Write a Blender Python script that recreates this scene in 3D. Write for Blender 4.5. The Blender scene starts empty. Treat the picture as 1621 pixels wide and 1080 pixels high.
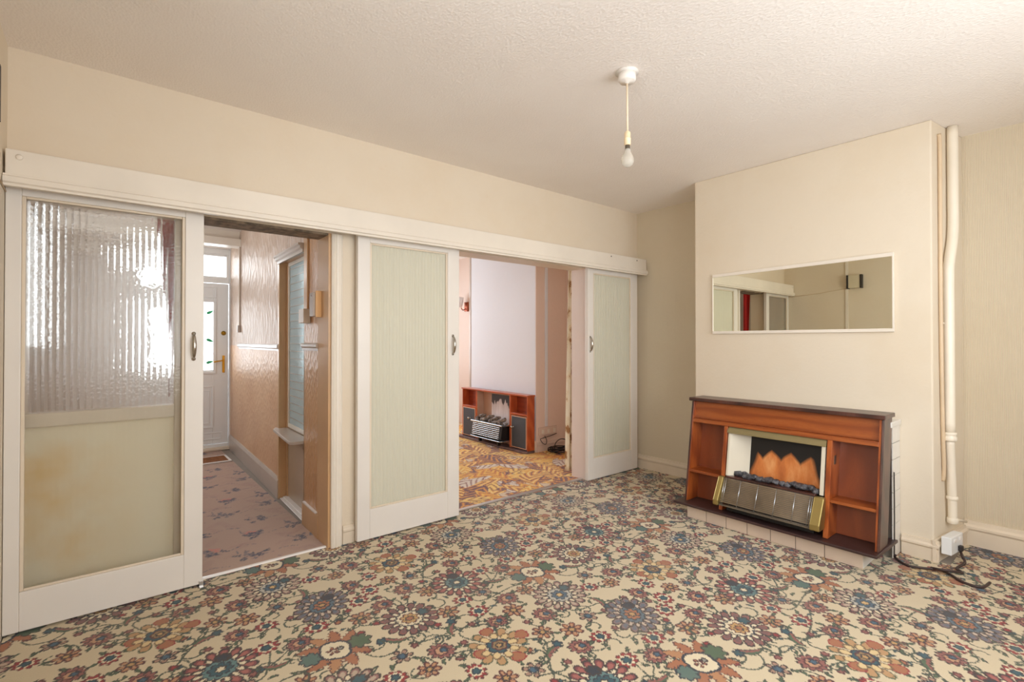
import bpy, bmesh, math, random
import numpy as np
from mathutils import Vector, Matrix
random.seed(7)
R = math.radians
S = bpy.context.scene
COL = S.collection

# ------------------------------------------------------------------ camera
cam_d = bpy.data.cameras.new('camera')
cam = bpy.data.objects.new('camera', cam_d); COL.objects.link(cam)
cam_d.sensor_fit = 'HORIZONTAL'; cam_d.sensor_width = 36.0
cam_d.lens = 785.5 / 1621 * 36.0
cam_d.shift_y = -0.0035
cam_d.clip_start = 0.02
cam.location = (0, 0, 1.25)
cam.rotation_euler = (R(90.45), 0, R(50.46 - 90))
S.camera = cam

# ------------------------------------------------------------------ world, daylight, exposure
W = bpy.data.worlds.new('sky'); S.world = W; W.use_nodes = True
W.node_tree.nodes['Background'].inputs[0].default_value = (0.92, 0.96, 1.0, 1)
W.node_tree.nodes['Background'].inputs[1].default_value = 2.6

def daylight(name, loc, rot, sx, sy, power, col):
    l = bpy.data.lights.new(name, 'AREA'); l.shape = 'RECTANGLE'
    l.size = sx; l.size_y = sy; l.energy = power; l.color = col
    o = bpy.data.objects.new(name, l); COL.objects.link(o)
    o.location = loc; o.rotation_euler = rot
    return o
# area lights just outside the openings; side and stair ones are added fill
daylight('daylight_main_window', (1.75, -1.0, 1.55), (R(90), 0, 0), 2.6, 1.6, 70, (0.95, 0.975, 1.0))
daylight('daylight_bay_window', (2.7, 7.25, 1.45), (R(-90), 0, 0), 2.2, 1.5, 62, (0.82, 0.91, 1.0))
daylight('daylight_front_door', (0.72, 6.95, 1.6), (R(-90), 0, 0), 1.0, 1.4, 26, (0.92, 0.97, 1.0))
daylight('added_side_fill', (-.72, .2, 1.55), (R(90), 0, R(-90)), 1.2, 1.15, 32, (0.97, 0.98, 1.0))  # added fill for the far alcove, through an invented opening
daylight('added_stair_fill', (-.75, 4.8, 1.75), (R(90), 0, R(-90)), 1.4, 1.1, 11, (0.97, 0.98, 1.0))  # added fill to brighten the hall; its stair window is invented

S.view_settings.view_transform = 'Standard'
S.view_settings.look = 'None'
S.view_settings.gamma = 1.0
S.view_settings.use_curve_mapping = False
S.view_settings.exposure = -0.10
S.cycles.max_bounces = 14
S.cycles.diffuse_bounces = 8
S.cycles.glossy_bounces = 5
S.cycles.transmission_bounces = 10
S.cycles.transparent_max_bounces = 12
S.cycles.sample_clamp_indirect = 6.0
S.cycles.blur_glossy = 0.5

# ------------------------------------------------------------------ materials
def lin(r, g, b):
    f = lambda c: (c / 255 / 12.92) if c / 255 <= 0.04045 else ((c / 255 + 0.055) / 1.055) ** 2.4
    return (f(r), f(g), f(b), 1)

class NT:
    def __init__(s, name):
        s.m = bpy.data.materials.new(name); s.m.use_nodes = True
        s.t = s.m.node_tree; s.t.nodes.clear()
        s.out = s.n('ShaderNodeOutputMaterial')
        s.b = s.n('ShaderNodeBsdfPrincipled'); s.l(s.b.outputs[0], s.out.inputs[0])
        s.co = s.n('ShaderNodeTexCoord')
    def n(s, t, **k):
        x = s.t.nodes.new(t)
        for a, v in k.items(): setattr(x, a, v)
        return x
    def l(s, a, b): s.t.links.new(a, b)
    def p(s, **k):
        for a, v in k.items(): s.b.inputs[a.replace('_', ' ')].default_value = v
    def mapped(s, scale, src='Object', rot=(0, 0, 0)):
        mp = s.n('ShaderNodeMapping'); mp.inputs['Scale'].default_value = scale; mp.inputs['Rotation'].default_value = rot
        s.l(s.co.outputs[src], mp.inputs[0]); return mp.outputs[0]
    def noise(s, scale, detail=3, rough=.55, vec=None, dist=0):
        x = s.n('ShaderNodeTexNoise'); x.inputs['Scale'].default_value = scale
        x.inputs['Detail'].default_value = detail; x.inputs['Roughness'].default_value = rough
        x.inputs['Distortion'].default_value = dist
        s.l(vec or s.co.outputs['Object'], x.inputs['Vector']); return x.outputs['Fac']
    def ramp(s, fac, stops, interp='LINEAR'):
        x = s.n('ShaderNodeValToRGB'); x.color_ramp.interpolation = interp
        e = x.color_ramp.elements
        while len(e) < len(stops): e.new(0.5)
        for i, (p, c) in enumerate(stops): e[i].position = p; e[i].color = c if len(c) == 4 else (*c, 1)
        s.l(fac, x.inputs[0]); return x.outputs[0]
    def mix(s, fac, a, b, mode='MIX'):
        x = s.n('ShaderNodeMix', data_type='RGBA', blend_type=mode)
        if isinstance(fac, (int, float)): x.inputs[0].default_value = fac
        else: s.l(fac, x.inputs[0])
        for i, v in ((6, a), (7, b)):
            if isinstance(v, tuple): x.inputs[i].default_value = v
            else: s.l(v, x.inputs[i])
        return x.outputs[2]
    def bump(s, h, strength=.3, dist=.01, prev=None):
        x = s.n('ShaderNodeBump'); x.inputs['Strength'].default_value = strength; x.inputs['Distance'].default_value = dist
        s.l(h, x.inputs['Height'])
        if prev is not None: s.l(prev, x.inputs['Normal'])
        return x.outputs[0]

def plain(name, col, rough=.5, metal=0, vary=.06, bump=0, bscale=60, coat=0, vscale=3):
    t = NT(name)
    c2 = tuple(max(0, c * (1 - vary * 2)) for c in col[:3]) + (1,)
    f = t.noise(vscale, 4)
    t.l(t.ramp(f, [(.3, c2), (.65, col)]), t.b.inputs['Base Color'])
    t.p(Roughness=rough, Metallic=metal)
    if coat: t.b.inputs['Coat Weight'].default_value = coat
    if bump: t.l(t.bump(t.noise(bscale, 3), bump, .004), t.b.inputs['Normal'])
    return t.m

M = {}
def wall_mat(name, col, stain, reed=0, blotch=.35, rough=.7):
    t = NT(name)
    f = t.noise(1.3, 6, .6)
    c = t.mix(t.ramp(f, [(.45, (0, 0, 0)), (.75, (blotch,) * 3)]), col, stain)
    spots = t.ramp(t.noise(14, 4, .6), [(.66, (0, 0, 0)), (.78, (.18,) * 3)])
    c = t.mix(spots, c, stain)
    t.l(c, t.b.inputs['Base Color']); t.p(Roughness=rough)
    nb = t.bump(t.noise(55, 4, .6), .18, .006)
    nb = t.bump(t.noise(7, 2), .25, .012, nb)
    if reed:
        w = t.n('ShaderNodeTexWave', wave_type='BANDS', bands_direction='Y'); w.inputs['Scale'].default_value = 42
        w.inputs['Distortion'].default_value = 1.4; w.inputs['Detail'].default_value = 2
        t.l(t.mapped((1, 1, .12)), w.inputs[0])
        nb = t.bump(w.outputs['Fac'], reed, .004, nb)
    t.l(nb, t.b.inputs['Normal'])
    return t.m
M['wall'] = wall_mat('cream_wall', lin(220, 208, 188), lin(210, 190, 158))
M['wall_reed'] = wall_mat('cream_reeded_paper', lin(212, 199, 174), lin(202, 184, 152), reed=.4)
M['wall_part'] = wall_mat('cream_partition', lin(221, 208, 188), lin(212, 190, 158), blotch=.4)
M['wall_mauve'] = wall_mat('pink_wall', lin(219, 198, 184), lin(210, 186, 172), blotch=.25)
M['wall_side_lit'] = wall_mat('lit_pink_wall', lin(232, 210, 196), lin(222, 198, 184), blotch=.25)  # lighter copy of the pink wall; light on this side put into colour
M['jamb'] = wall_mat('pinkish_white_jamb', lin(228, 214, 206), lin(216, 196, 184), blotch=.3, rough=.45)
M['wall_white'] = wall_mat('pale_wall', lin(228, 230, 236), lin(220, 220, 226), blotch=.2)

t = NT('woodchip_ceiling')
v = t.n('ShaderNodeTexVoronoi'); v.inputs['Scale'].default_value = 95
t.l(t.mapped((1.05, .75, 1)), v.inputs['Vector'])
f = t.noise(.9, 5)
t.l(t.ramp(f, [(.35, lin(236, 229, 222)), (.7, lin(242, 237, 231))]), t.b.inputs['Base Color'])
nb = t.bump(v.outputs['Distance'], .38, .004); nb = t.bump(t.noise(150, 4), .2, .003, nb)
t.l(nb, t.b.inputs['Normal']); t.p(Roughness=.8)
M['ceiling'] = t.m

M['paint'] = plain('old_white_gloss', lin(231, 222, 208), .38, vary=.05, bump=.12, bscale=18, vscale=2.2)
M['paint_door'] = plain('door_white_gloss', lin(231, 225, 217), .36, vary=.04, bump=.08, bscale=14, vscale=1.6)
M['paint_skirt'] = plain('skirting_gloss', lin(227, 212, 190), .4, vary=.06, bump=.12, bscale=20)
M['paint_hall'] = plain('hall_tan_gloss', lin(206, 166, 122), .3, vary=.07, bump=.1, bscale=25)
M['paint_grey'] = plain('hall_grey_gloss', lin(196, 182, 170), .28, vary=.06, bump=.05)
M['paint_panel'] = plain('hall_panel_gloss', lin(182, 160, 136), .25, vary=.06)
M['paint_bright'] = plain('white_gloss', lin(238, 234, 230), .25, vary=.03)
M['dirty'] = plain('flaking_header', lin(150, 132, 110), .8, vary=.35, bump=.5, bscale=40, vscale=24)
M['upvc'] = plain('white_plastic', lin(236, 238, 238), .25, vary=.02)
M['switch'] = plain('aged_plastic', lin(206, 190, 172), .35, vary=.03)
M['brass'] = plain('brass', lin(214, 164, 62), .22, 1.0, vary=.08)
M['chrome'] = plain('chrome', lin(196, 190, 180), .16, 1.0, vary=.15, vscale=30)
M['oldgold'] = plain('gilt_steel', lin(176, 156, 98), .38, .85, vary=.06)
M['olive'] = plain('olive_enamel', lin(150, 136, 96), .4, .3, vary=.05)
M['creamenamel'] = plain('cream_enamel', lin(222, 214, 194), .3, vary=.04)
M['black'] = plain('black_enamel', lin(24, 22, 22), .35, vary=.1)
M['cable'] = plain('brown_cable', lin(62, 46, 44), .5, vary=.15)
M['cable_black'] = plain('black_cable', lin(40, 34, 34), .5, vary=.15)
M['pipe'] = plain('painted_pipe', lin(236, 226, 208), .35, vary=.04, bump=.06)
M['pipe_beige'] = plain('beige_pipe', lin(216, 192, 160), .45, vary=.08)
M['tile'] = plain('beige_tile', lin(218, 198, 178), .22, vary=.03)
M['grout2'] = plain('grey_grout', lin(150, 142, 132), .8)
M['tile_white'] = plain('white_tile', lin(226, 222, 214), .3, vary=.04)
M['grout'] = plain('dark_grout', lin(70, 60, 52), .8)
M['flex'] = plain('cream_flex', lin(236, 216, 186), .45, vary=.02)
M['bakelite'] = plain('cream_holder', lin(240, 218, 180), .35, vary=.03)
M['tin'] = plain('tin_cap', lin(120, 112, 100), .35, .9, vary=.1)
M['rose'] = plain('white_rose', lin(236, 230, 222), .4, vary=.03)
M['silver'] = plain('bright_steel', lin(206, 212, 218), .2, .9, vary=.1)
M['reflect'] = plain('dull_reflector', lin(172, 152, 126), .42, .55, vary=.2, vscale=9)
M['lip'] = plain('grey_lip', lin(120, 110, 96), .4, .5)
M['vinyl'] = plain('charcoal_vinyl', lin(70, 76, 84), .45, vary=.12, bump=.3, bscale=120)
M['edge'] = plain('pale_pink_edge', lin(226, 176, 146), .4, vary=.05)
M['bark'] = plain('pinkish_bay', lin(198, 158, 132), .5, vary=.1)
M['hearth'] = plain('dark_hearth_board', lin(74, 52, 50), .35, vary=.2, bump=.15)
M['hearth2'] = plain('grey_brown_hearth', lin(120, 96, 94), .5, vary=.25, bump=.15, vscale=14)
M['strip'] = plain('aluminium_strip', lin(212, 208, 204), .3, .7, vary=.1)
M['meter'] = plain('grey_box_cover', lin(176, 160, 146), .3, vary=.12)
M['tanbox'] = plain('tan_box_side', lin(222, 174, 116), .35, vary=.08)
M['frosted'] = plain('frosted_shade', lin(228, 222, 218), .3, vary=.03)
M['copper'] = plain('copper_bracket', lin(166, 86, 58), .35, .6, vary=.2)
M['coir'] = plain('coir_mat', lin(146, 92, 50), .95, vary=.25, bump=.6, bscale=160, vscale=40)
M['red'] = plain('red_curtain', lin(196, 34, 30), .8, vary=.15)
M['boxdark'] = plain('dark_box_end', lin(44, 40, 38), .5)
M['boxface'] = plain('box_face', lin(206, 196, 170), .5)
M['board'] = plain('concrete', lin(150, 140, 130), .9)

def wood(name, c1, c2, c3, rough=.3, along=(1, .12, 1), scale=16):
    t = NT(name)
    mp = t.mapped(along)
    w = t.n('ShaderNodeTexWave', wave_type='BANDS', bands_direction='Z'); w.inputs['Scale'].default_value = scale
    w.inputs['Distortion'].default_value = 14; w.inputs['Detail'].default_value = 3; w.inputs['Detail Scale'].default_value = .8
    t.l(mp, w.inputs[0])
    c = t.ramp(w.outputs['Fac'], [(0, c1), (.5, c2), (1, c3)])
    g = t.noise(220, 3, .6, t.mapped(along))
    c = t.mix(t.ramp(g, [(.45, (0, 0, 0)), (.7, (.5,) * 3)]), c, c1)
    t.l(c, t.b.inputs['Base Color']); t.p(Roughness=rough); t.b.inputs['Coat Weight'].default_value = .25
    t.b.inputs['Coat Roughness'].default_value = .2
    return t.m
M['teak'] = wood('teak_veneer', lin(134, 64, 24), lin(150, 76, 30), lin(162, 86, 36), scale=7)
M['teak_v'] = wood('teak_veneer_upright', lin(136, 62, 22), lin(162, 80, 31), lin(176, 92, 39), along=(1, 1, .12), scale=8)
M['teak_dark'] = wood('teak_back_panel', lin(124, 56, 20), lin(133, 62, 24), lin(140, 67, 27), rough=.42, along=(1, 1, .12), scale=5)
M['mahogany'] = wood('dark_edged_wood', lin(56, 32, 26), lin(74, 42, 34), lin(90, 54, 44), rough=.35, along=(1, .5, .12), scale=6)
M['teak2'] = wood('orange_teak', lin(168, 74, 34), lin(184, 86, 42), lin(194, 96, 50), along=(1, .3, .3), scale=5)
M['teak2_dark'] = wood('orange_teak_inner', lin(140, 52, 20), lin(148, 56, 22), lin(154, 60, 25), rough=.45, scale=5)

def glass_mat(name, tint, veil, fr=(.45, .4, .15), rough=.05, bscale=70, bstr=.5):
    t = NT(name)
    g = t.b; g.inputs['Base Color'].default_value = tint; g.inputs['Transmission Weight'].default_value = 1
    g.inputs['Roughness'].default_value = rough; g.inputs['IOR'].default_value = 1.45
    v = t.n('ShaderNodeTexVoronoi'); v.inputs['Scale'].default_value = bscale
    t.l(t.mapped((1, 1, 1)), v.inputs['Vector'])
    t.l(t.bump(v.outputs['Distance'], bstr, .004), g.inputs['Normal'])
    tr = t.n('ShaderNodeBsdfTransparent'); tr.inputs[0].default_value = tint
    di = t.n('ShaderNodeBsdfDiffuse'); di.inputs[0].default_value = veil
    m1 = t.n('ShaderNodeMixShader'); m1.inputs[0].default_value = fr[0] / (fr[0] + fr[1])
    t.l(g.outputs[0], m1.inputs[1]); t.l(tr.outputs[0], m1.inputs[2])
    m2 = t.n('ShaderNodeMixShader'); m2.inputs[0].default_value = fr[2]
    t.l(m1.outputs[0], m2.inputs[1]); t.l(di.outputs[0], m2.inputs[2])
    t.l(m2.outputs[0], t.out.inputs[0])
    return t.m
M['glass_clear'] = glass_mat('reeded_clear_glass', (.95, .96, .95, 1), lin(200, 190, 176), (.3, .62, .08), bstr=.12)
M['glass_green'] = glass_mat('reeded_green_glass', (.97, .98, .95, 1), lin(231, 228, 210), (.17, .15, .68), bstr=.2)
M['glass_pane'] = glass_mat('door_pane_glass', (.98, .98, .98, 1), lin(245, 245, 245), (.8, .1, .1), bstr=.1)
M['glass_obscure'] = glass_mat('obscured_glass', lin(214, 230, 232), lin(208, 222, 224), (.3, .25, .5), bscale=34)

t = NT('bulb_glass'); t.p(Roughness=.25, IOR=1.2); t.b.inputs['Base Color'].default_value = lin(226, 224, 214)
t.b.inputs['Transmission Weight'].default_value = .55
t.l(t.ramp(t.noise(6), [(.3, lin(226, 220, 208)), (.7, lin(236, 236, 230))]), t.b.inputs['Base Color'])
M['bulb'] = t.m
t = NT('mirror_glass'); t.p(Roughness=.0, Metallic=1.0)
t.l(t.ramp(t.noise(2), [(.3, (.80, .79, .67, 1)), (.7, (.82, .81, .69, 1))]), t.b.inputs['Base Color'])
M['mirror'] = t.m

# stained cream board behind the left door's lower glass
t = NT('stained_board')
st = t.ramp(t.noise(1.6, 5, .6), [(.42, (0, 0, 0)), (.62, (1, 1, 1))])
sx = t.n('ShaderNodeSeparateXYZ'); t.l(t.co.outputs['Object'], sx.inputs[0])
gx = t.ramp(t.n('ShaderNodeMath').outputs[0], [(0, (0, 0, 0)), (1, (1, 1, 1))])
mr = t.n('ShaderNodeMapRange'); mr.inputs[1].default_value = .17; mr.inputs[2].default_value = -.12
t.l(sx.outputs[0], mr.inputs[0])
mm = t.n('ShaderNodeMath', operation='MULTIPLY'); t.l(mr.outputs[0], mm.inputs[0]); t.l(st, mm.inputs[1])
t.l(t.mix(mm.outputs[0], lin(238, 226, 198), lin(230, 194, 132)), t.b.inputs['Base Color']); t.p(Roughness=.6)
M['stained'] = t.m

# hall papers
def hall_paper(name, c1, c2, rough, strength, scale, flake=None):
    t = NT(name)
    v = t.n('ShaderNodeTexVoronoi'); v.inputs['Scale'].default_value = scale
    t.l(t.mapped((1, 1, .38)), v.inputs['Vector'])
    c = t.ramp(t.noise(2.5, 5), [(.3, c2), (.7, c1)])
    if flake:
        fk = t.ramp(t.noise(11, 5, .65, t.mapped((1, 1, .45))), [(.66, (0, 0, 0)), (.69, (1, 1, 1))])
        c = t.mix(fk, c, flake)
    t.l(c, t.b.inputs['Base Color']); t.p(Roughness=rough)
    nb = t.bump(v.outputs['Distance'], strength, .02); nb = t.bump(t.noise(70, 3), strength * .4, .006, nb)
    t.l(nb, t.b.inputs['Normal']); return t.m
M['hall_upper'] = hall_paper('relief_paper', lin(206, 184, 166), lin(186, 158, 134), .4, .8, 30)
M['hall_lower'] = hall_paper('painted_relief_dado', lin(220, 180, 142), lin(206, 160, 120), .34, .3, 60)
M['hall_tan'] = hall_paper('tan_gloss_paper', lin(208, 164, 118), lin(194, 146, 100), .34, .3, 60, flake=lin(226, 196, 156))

M['hall_stair'] = hall_paper('grey_brown_paper', lin(176, 164, 152), lin(160, 146, 134), .5, .2, 50)
# flame print of the main fire
def flame_mat():
    t = NT('flame_print')
    s = t.n('ShaderNodeSeparateXYZ'); t.l(t.co.outputs['Object'], s.inputs[0])
    # object origin: panel's centre-bottom; Y across, Z up
    def math_(op, a, b=None):
        x = t.n('ShaderNodeMath', operation=op)
        for i, q in enumerate((a, b)):
            if q is None: continue
            if isinstance(q, (int, float)): x.inputs[i].default_value = q
            else: t.l(q, x.inputs[i])
        return x.outputs[0]
    y = math_('ADD', s.outputs[1], math_('MULTIPLY', math_('SUBTRACT', t.noise(9, 2), .5), .02))
    tri = math_('PINGPONG', math_('ADD', y, .21), .058)          # peaks
    tri = math_('POWER', math_('DIVIDE', tri, .058), .8)
    env = math_('SUBTRACT', .185, math_('MULTIPLY', math_('ABSOLUTE', y), .06))
    hgt = math_('ADD', math_('MULTIPLY', tri, .055), math_('SUBTRACT', env, .05))
    # sides close in towards the top
    side = math_('SUBTRACT', .215, math_('MULTIPLY', s.outputs[2], .32))
    inside = math_('MINIMUM', math_('SUBTRACT', hgt, s.outputs[2]), math_('SUBTRACT', side, math_('ABSOLUTE', y)))
    mask = t.n('ShaderNodeMapRange'); mask.inputs[1].default_value = -.012; mask.inputs[2].default_value = .012
    t.l(inside, mask.inputs[0])
    glow = t.ramp(t.noise(11, 4, .6, t.mapped((1, 1, .35))), [(.3, lin(176, 92, 44)), (.55, lin(216, 130, 66)), (.75, lin(236, 170, 110))])
    t.l(t.mix(mask.outputs[0], lin(22, 19, 18), glow), t.b.inputs['Base Color']); t.p(Roughness=.45)
    return t.m
M['flame'] = flame_mat()
def flame2_mat():
    t = NT('pale_flame_print')
    w = t.noise(13, 3, .5, t.mapped((1, 1, .12)))
    s = t.n('ShaderNodeSeparateXYZ'); t.l(t.co.outputs['Object'], s.inputs[0])
    mr = t.n('ShaderNodeMapRange'); mr.inputs[1].default_value = .36; mr.inputs[2].default_value = .74
    t.l(s.outputs[2], mr.inputs[0])
    a = t.n('ShaderNodeMath', operation='ADD'); t.l(w, a.inputs[0]); t.l(mr.outputs[0], a.inputs[1])
    t.l(t.ramp(a.outputs[0], [(.55, lin(232, 222, 220)), (.95, lin(190, 176, 172)), (1.25 / 1.3, lin(70, 60, 58)), (1, lin(46, 40, 40))]), t.b.inputs['Base Color'])
    t.p(Roughness=.4); return t.m
M['flame2'] = flame2_mat()
t = NT('coal_lumps')
t.l(t.ramp(t.noise(38, 4, .65), [(.35, lin(34, 32, 34)), (.55, lin(92, 92, 98)), (.75, lin(150, 146, 146))]), t.b.inputs['Base Color'])
t.l(t.bump(t.noise(60, 4), .8, .01), t.b.inputs['Normal']); t.p(Roughness=.4)
M['coal'] = t.m
t = NT('log_lumps')
t.l(t.ramp(t.noise(30, 4, .65), [(.35, lin(52, 46, 44)), (.55, lin(150, 134, 120)), (.75, lin(206, 196, 186))]), t.b.inputs['Base Color'])
t.l(t.bump(t.noise(60, 4), .8, .01), t.b.inputs['Normal']); t.p(Roughness=.5)
M['logs'] = t.m
t = NT('lace_curtain')
t.l(t.ramp(t.noise(16, 4, .6, t.mapped((1, 1, .5))), [(.42, lin(236, 226, 204)), (.54, lin(226, 208, 176)), (.60, lin(160, 114, 70)), (.72, lin(140, 98, 64))]), t.b.inputs['Base Color'])
t.p(Roughness=.9); M['lace'] = t.m

# ------------------------------------------------------------------ mesh helpers
class MB:
    def __init__(s, xf=None): s.v = []; s.f = []; s.mi = []; s.sm = []; s.xf = xf; s.cur = 0
    def add(s, vs, fs, smooth=False):
        o = len(s.v)
        s.v += [tuple(s.xf(*p)) if s.xf else tuple(p) for p in vs]
        s.f += [tuple(i + o for i in f) for f in fs]
        s.mi += [s.cur] * len(fs); s.sm += [smooth] * len(fs); return s
    def box(s, x0, x1, y0, y1, z0, z1):
        return s.add([(x0, y0, z0), (x1, y0, z0), (x1, y1, z0), (x0, y1, z0), (x0, y0, z1), (x1, y0, z1), (x1, y1, z1), (x0, y1, z1)],
                     [(0, 3, 2, 1), (4, 5, 6, 7), (0, 1, 5, 4), (1, 2, 6, 5), (2, 3, 7, 6), (3, 0, 4, 7)])
    def prism(s, prof, axis, a0, a1, smooth=False):
        """closed 2-D profile swept along an axis: axis x -> (y,z), y -> (x,z), z -> (x,y)"""
        def P(u, w, a): return {'x': (a, u, w), 'y': (u, a, w), 'z': (u, w, a)}[axis]
        n = len(prof)
        vs = [P(u, w, a0) for u, w in prof] + [P(u, w, a1) for u, w in prof]
        fs = [(i, (i + 1) % n, n + (i + 1) % n, n + i) for i in range(n)]
        fs += [tuple(range(n - 1, -1, -1)), tuple(range(n, 2 * n))]
        return s.add(vs, fs, smooth)
    def tube(s, pts, r, seg=10, caps=True):
        pts = [Vector(p) for p in pts]; n = len(pts)
        rr = r if isinstance(r, (list, tuple)) else [r] * n
        vs = []; up = None
        for i, p in enumerate(pts):
            d = (pts[min(i + 1, n - 1)] - pts[max(i - 1, 0)]).normalized()
            if up is None: up = Vector((0, 0, 1)) if abs(d.z) < .9 else Vector((1, 0, 0))
            a = d.cross(up).normalized(); b = a.cross(d).normalized(); up = b
            for k in range(seg):
                t_ = 2 * math.pi * k / seg
                vs.append(tuple(p + (a * math.cos(t_) + b * math.sin(t_)) * rr[i]))
        fs = []
        for i in range(n - 1):
            for k in range(seg):
                k2 = (k + 1) % seg
                fs.append((i * seg + k, i * seg + k2, (i + 1) * seg + k2, (i + 1) * seg + k))
        if caps: fs += [tuple(range(seg - 1, -1, -1)), tuple(range((n - 1) * seg, n * seg))]
        return s.add(vs, fs, True)
    def lathe(s, prof, c, seg=28, axis='z'):
        """prof: list of (radius, height)"""
        vs = []
        for r_, h_ in prof:
            for k in range(seg):
                t_ = 2 * math.pi * k / seg; a, b = r_ * math.cos(t_), r_ * math.sin(t_)
                vs.append({'z': (c[0] + a, c[1] + b, c[2] + h_), 'y': (c[0] + a, c[1] + h_, c[2] + b), 'x': (c[0] + h_, c[1] + a, c[2] + b)}[axis])
        n = len(prof); fs = []
        for i in range(n - 1):
            for k in range(seg):
                k2 = (k + 1) % seg; fs.append((i * seg + k, i * seg + k2, (i + 1) * seg + k2, (i + 1) * seg + k))
        fs += [tuple(range(seg - 1, -1, -1)), tuple(range((n - 1) * seg, n * seg))]
        return s.add(vs, fs, True)
    def grid(s, P, closed=False, smooth=True):
        """P: rows of points"""
        nr, nc = len(P), len(P[0]); vs = [p for r_ in P for p in r_]
        fs = [(i * nc + j, i * nc + j + 1, (i + 1) * nc + j + 1, (i + 1) * nc + j) for i in range(nr - 1) for j in range(nc - 1)]
        return s.add(vs, fs, smooth)
    def lump(s, c, r, seed, sub=2, sq=(1, 1, 1)):
        bm = bmesh.new(); bmesh.ops.create_icosphere(bm, subdivisions=sub, radius=1)
        rg = random.Random(seed); k = [Vector((rg.uniform(-3, 3), rg.uniform(-3, 3), rg.uniform(-3, 3))) for _ in range(3)]
        vs = []
        for v in bm.verts:
            f = 1 + .16 * math.sin(k[0].dot(v.co) * 1.4) + .13 * math.sin(k[1].dot(v.co) * 2.1 + 1) + .08 * math.sin(k[2].dot(v.co) * 3)
            vs.append((c[0] + v.co.x * r * f * sq[0], c[1] + v.co.y * r * f * sq[1], c[2] + v.co.z * r * f * sq[2]))
        fs = [tuple(v.index for v in f.verts) for f in bm.faces]; bm.free()
        return s.add(vs, fs, True)
    def build(s, name, mats, parent=None, org=None, bevel=0, seg=2, solid=0):
        me = bpy.data.meshes.new(name)
        o3 = Vector((0, 0, 0))
        if parent is not None:
            q = parent
            while q is not None: o3 += q.location; q = q.parent
        base = Vector(org) if org is not None else Vector(o3)
        me.from_pydata([tuple(Vector(p) - base) for p in s.v], [], s.f)
        for m_ in (mats if isinstance(mats, (list, tuple)) else [mats]): me.materials.append(m_)
        me.polygons.foreach_set('material_index', s.mi); me.polygons.foreach_set('use_smooth', s.sm)
        bm = bmesh.new(); bm.from_mesh(me); bmesh.ops.recalc_face_normals(bm, faces=bm.faces); bm.to_mesh(me); bm.free()
        o = bpy.data.objects.new(name, me); COL.objects.link(o)
        if parent is not None: o.parent = parent
        o.location = base - o3
        if solid:
            md = o.modifiers.new('thickness', 'SOLIDIFY'); md.thickness = solid; md.offset = 0
        if bevel:
            md = o.modifiers.new('bevel', 'BEVEL'); md.width = bevel; md.segments = seg; md.limit_method = 'ANGLE'; md.angle_limit = R(40)
        return o

def tag(o, label=None, cat=None, group=None, kind=None):
    if label: o['label'] = label
    if cat: o['category'] = cat
    if group: o['group'] = group
    if kind: o['kind'] = kind
    return o
def thing(name, loc, label, cat, group=None, kind=None):
    o = bpy.data.objects.new(name, None); COL.objects.link(o); o.location = loc; o.empty_display_size = .1
    return tag(o, label, cat, group, kind)
def struct(mb, name, mats, label=None, cat=None, **k): return tag(mb.build(name, mats, **k), label, cat, kind='structure')

def sm(pts, n=8):
    P = [Vector(p) for p in pts]; out = []
    for i in range(len(P) - 1):
        p0 = P[max(i - 1, 0)]; p1 = P[i]; p2 = P[i + 1]; p3 = P[min(i + 2, len(P) - 1)]
        for k in range(n):
            t_ = k / n
            out.append(.5 * ((2 * p1) + (p2 - p0) * t_ + (2 * p0 - 5 * p1 + 4 * p2 - p3) * t_ ** 2 + (3 * p1 - p0 - 3 * p2 + p3) * t_ ** 3))
    return out + [P[-1]]
CZ = 2.52            # ceiling height
YW = 3.02            # face of the partition
XB = 3.65            # face of the chimney breast
XA = 4.11            # back of the alcoves
FB = 3.76            # face of the front room chimney breast
HX = lambda x, y, z: (1.06 + .028 * (y - 3.05) + x, y, z)       # hall's right wall runs slightly askew; x measured from its face

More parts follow.
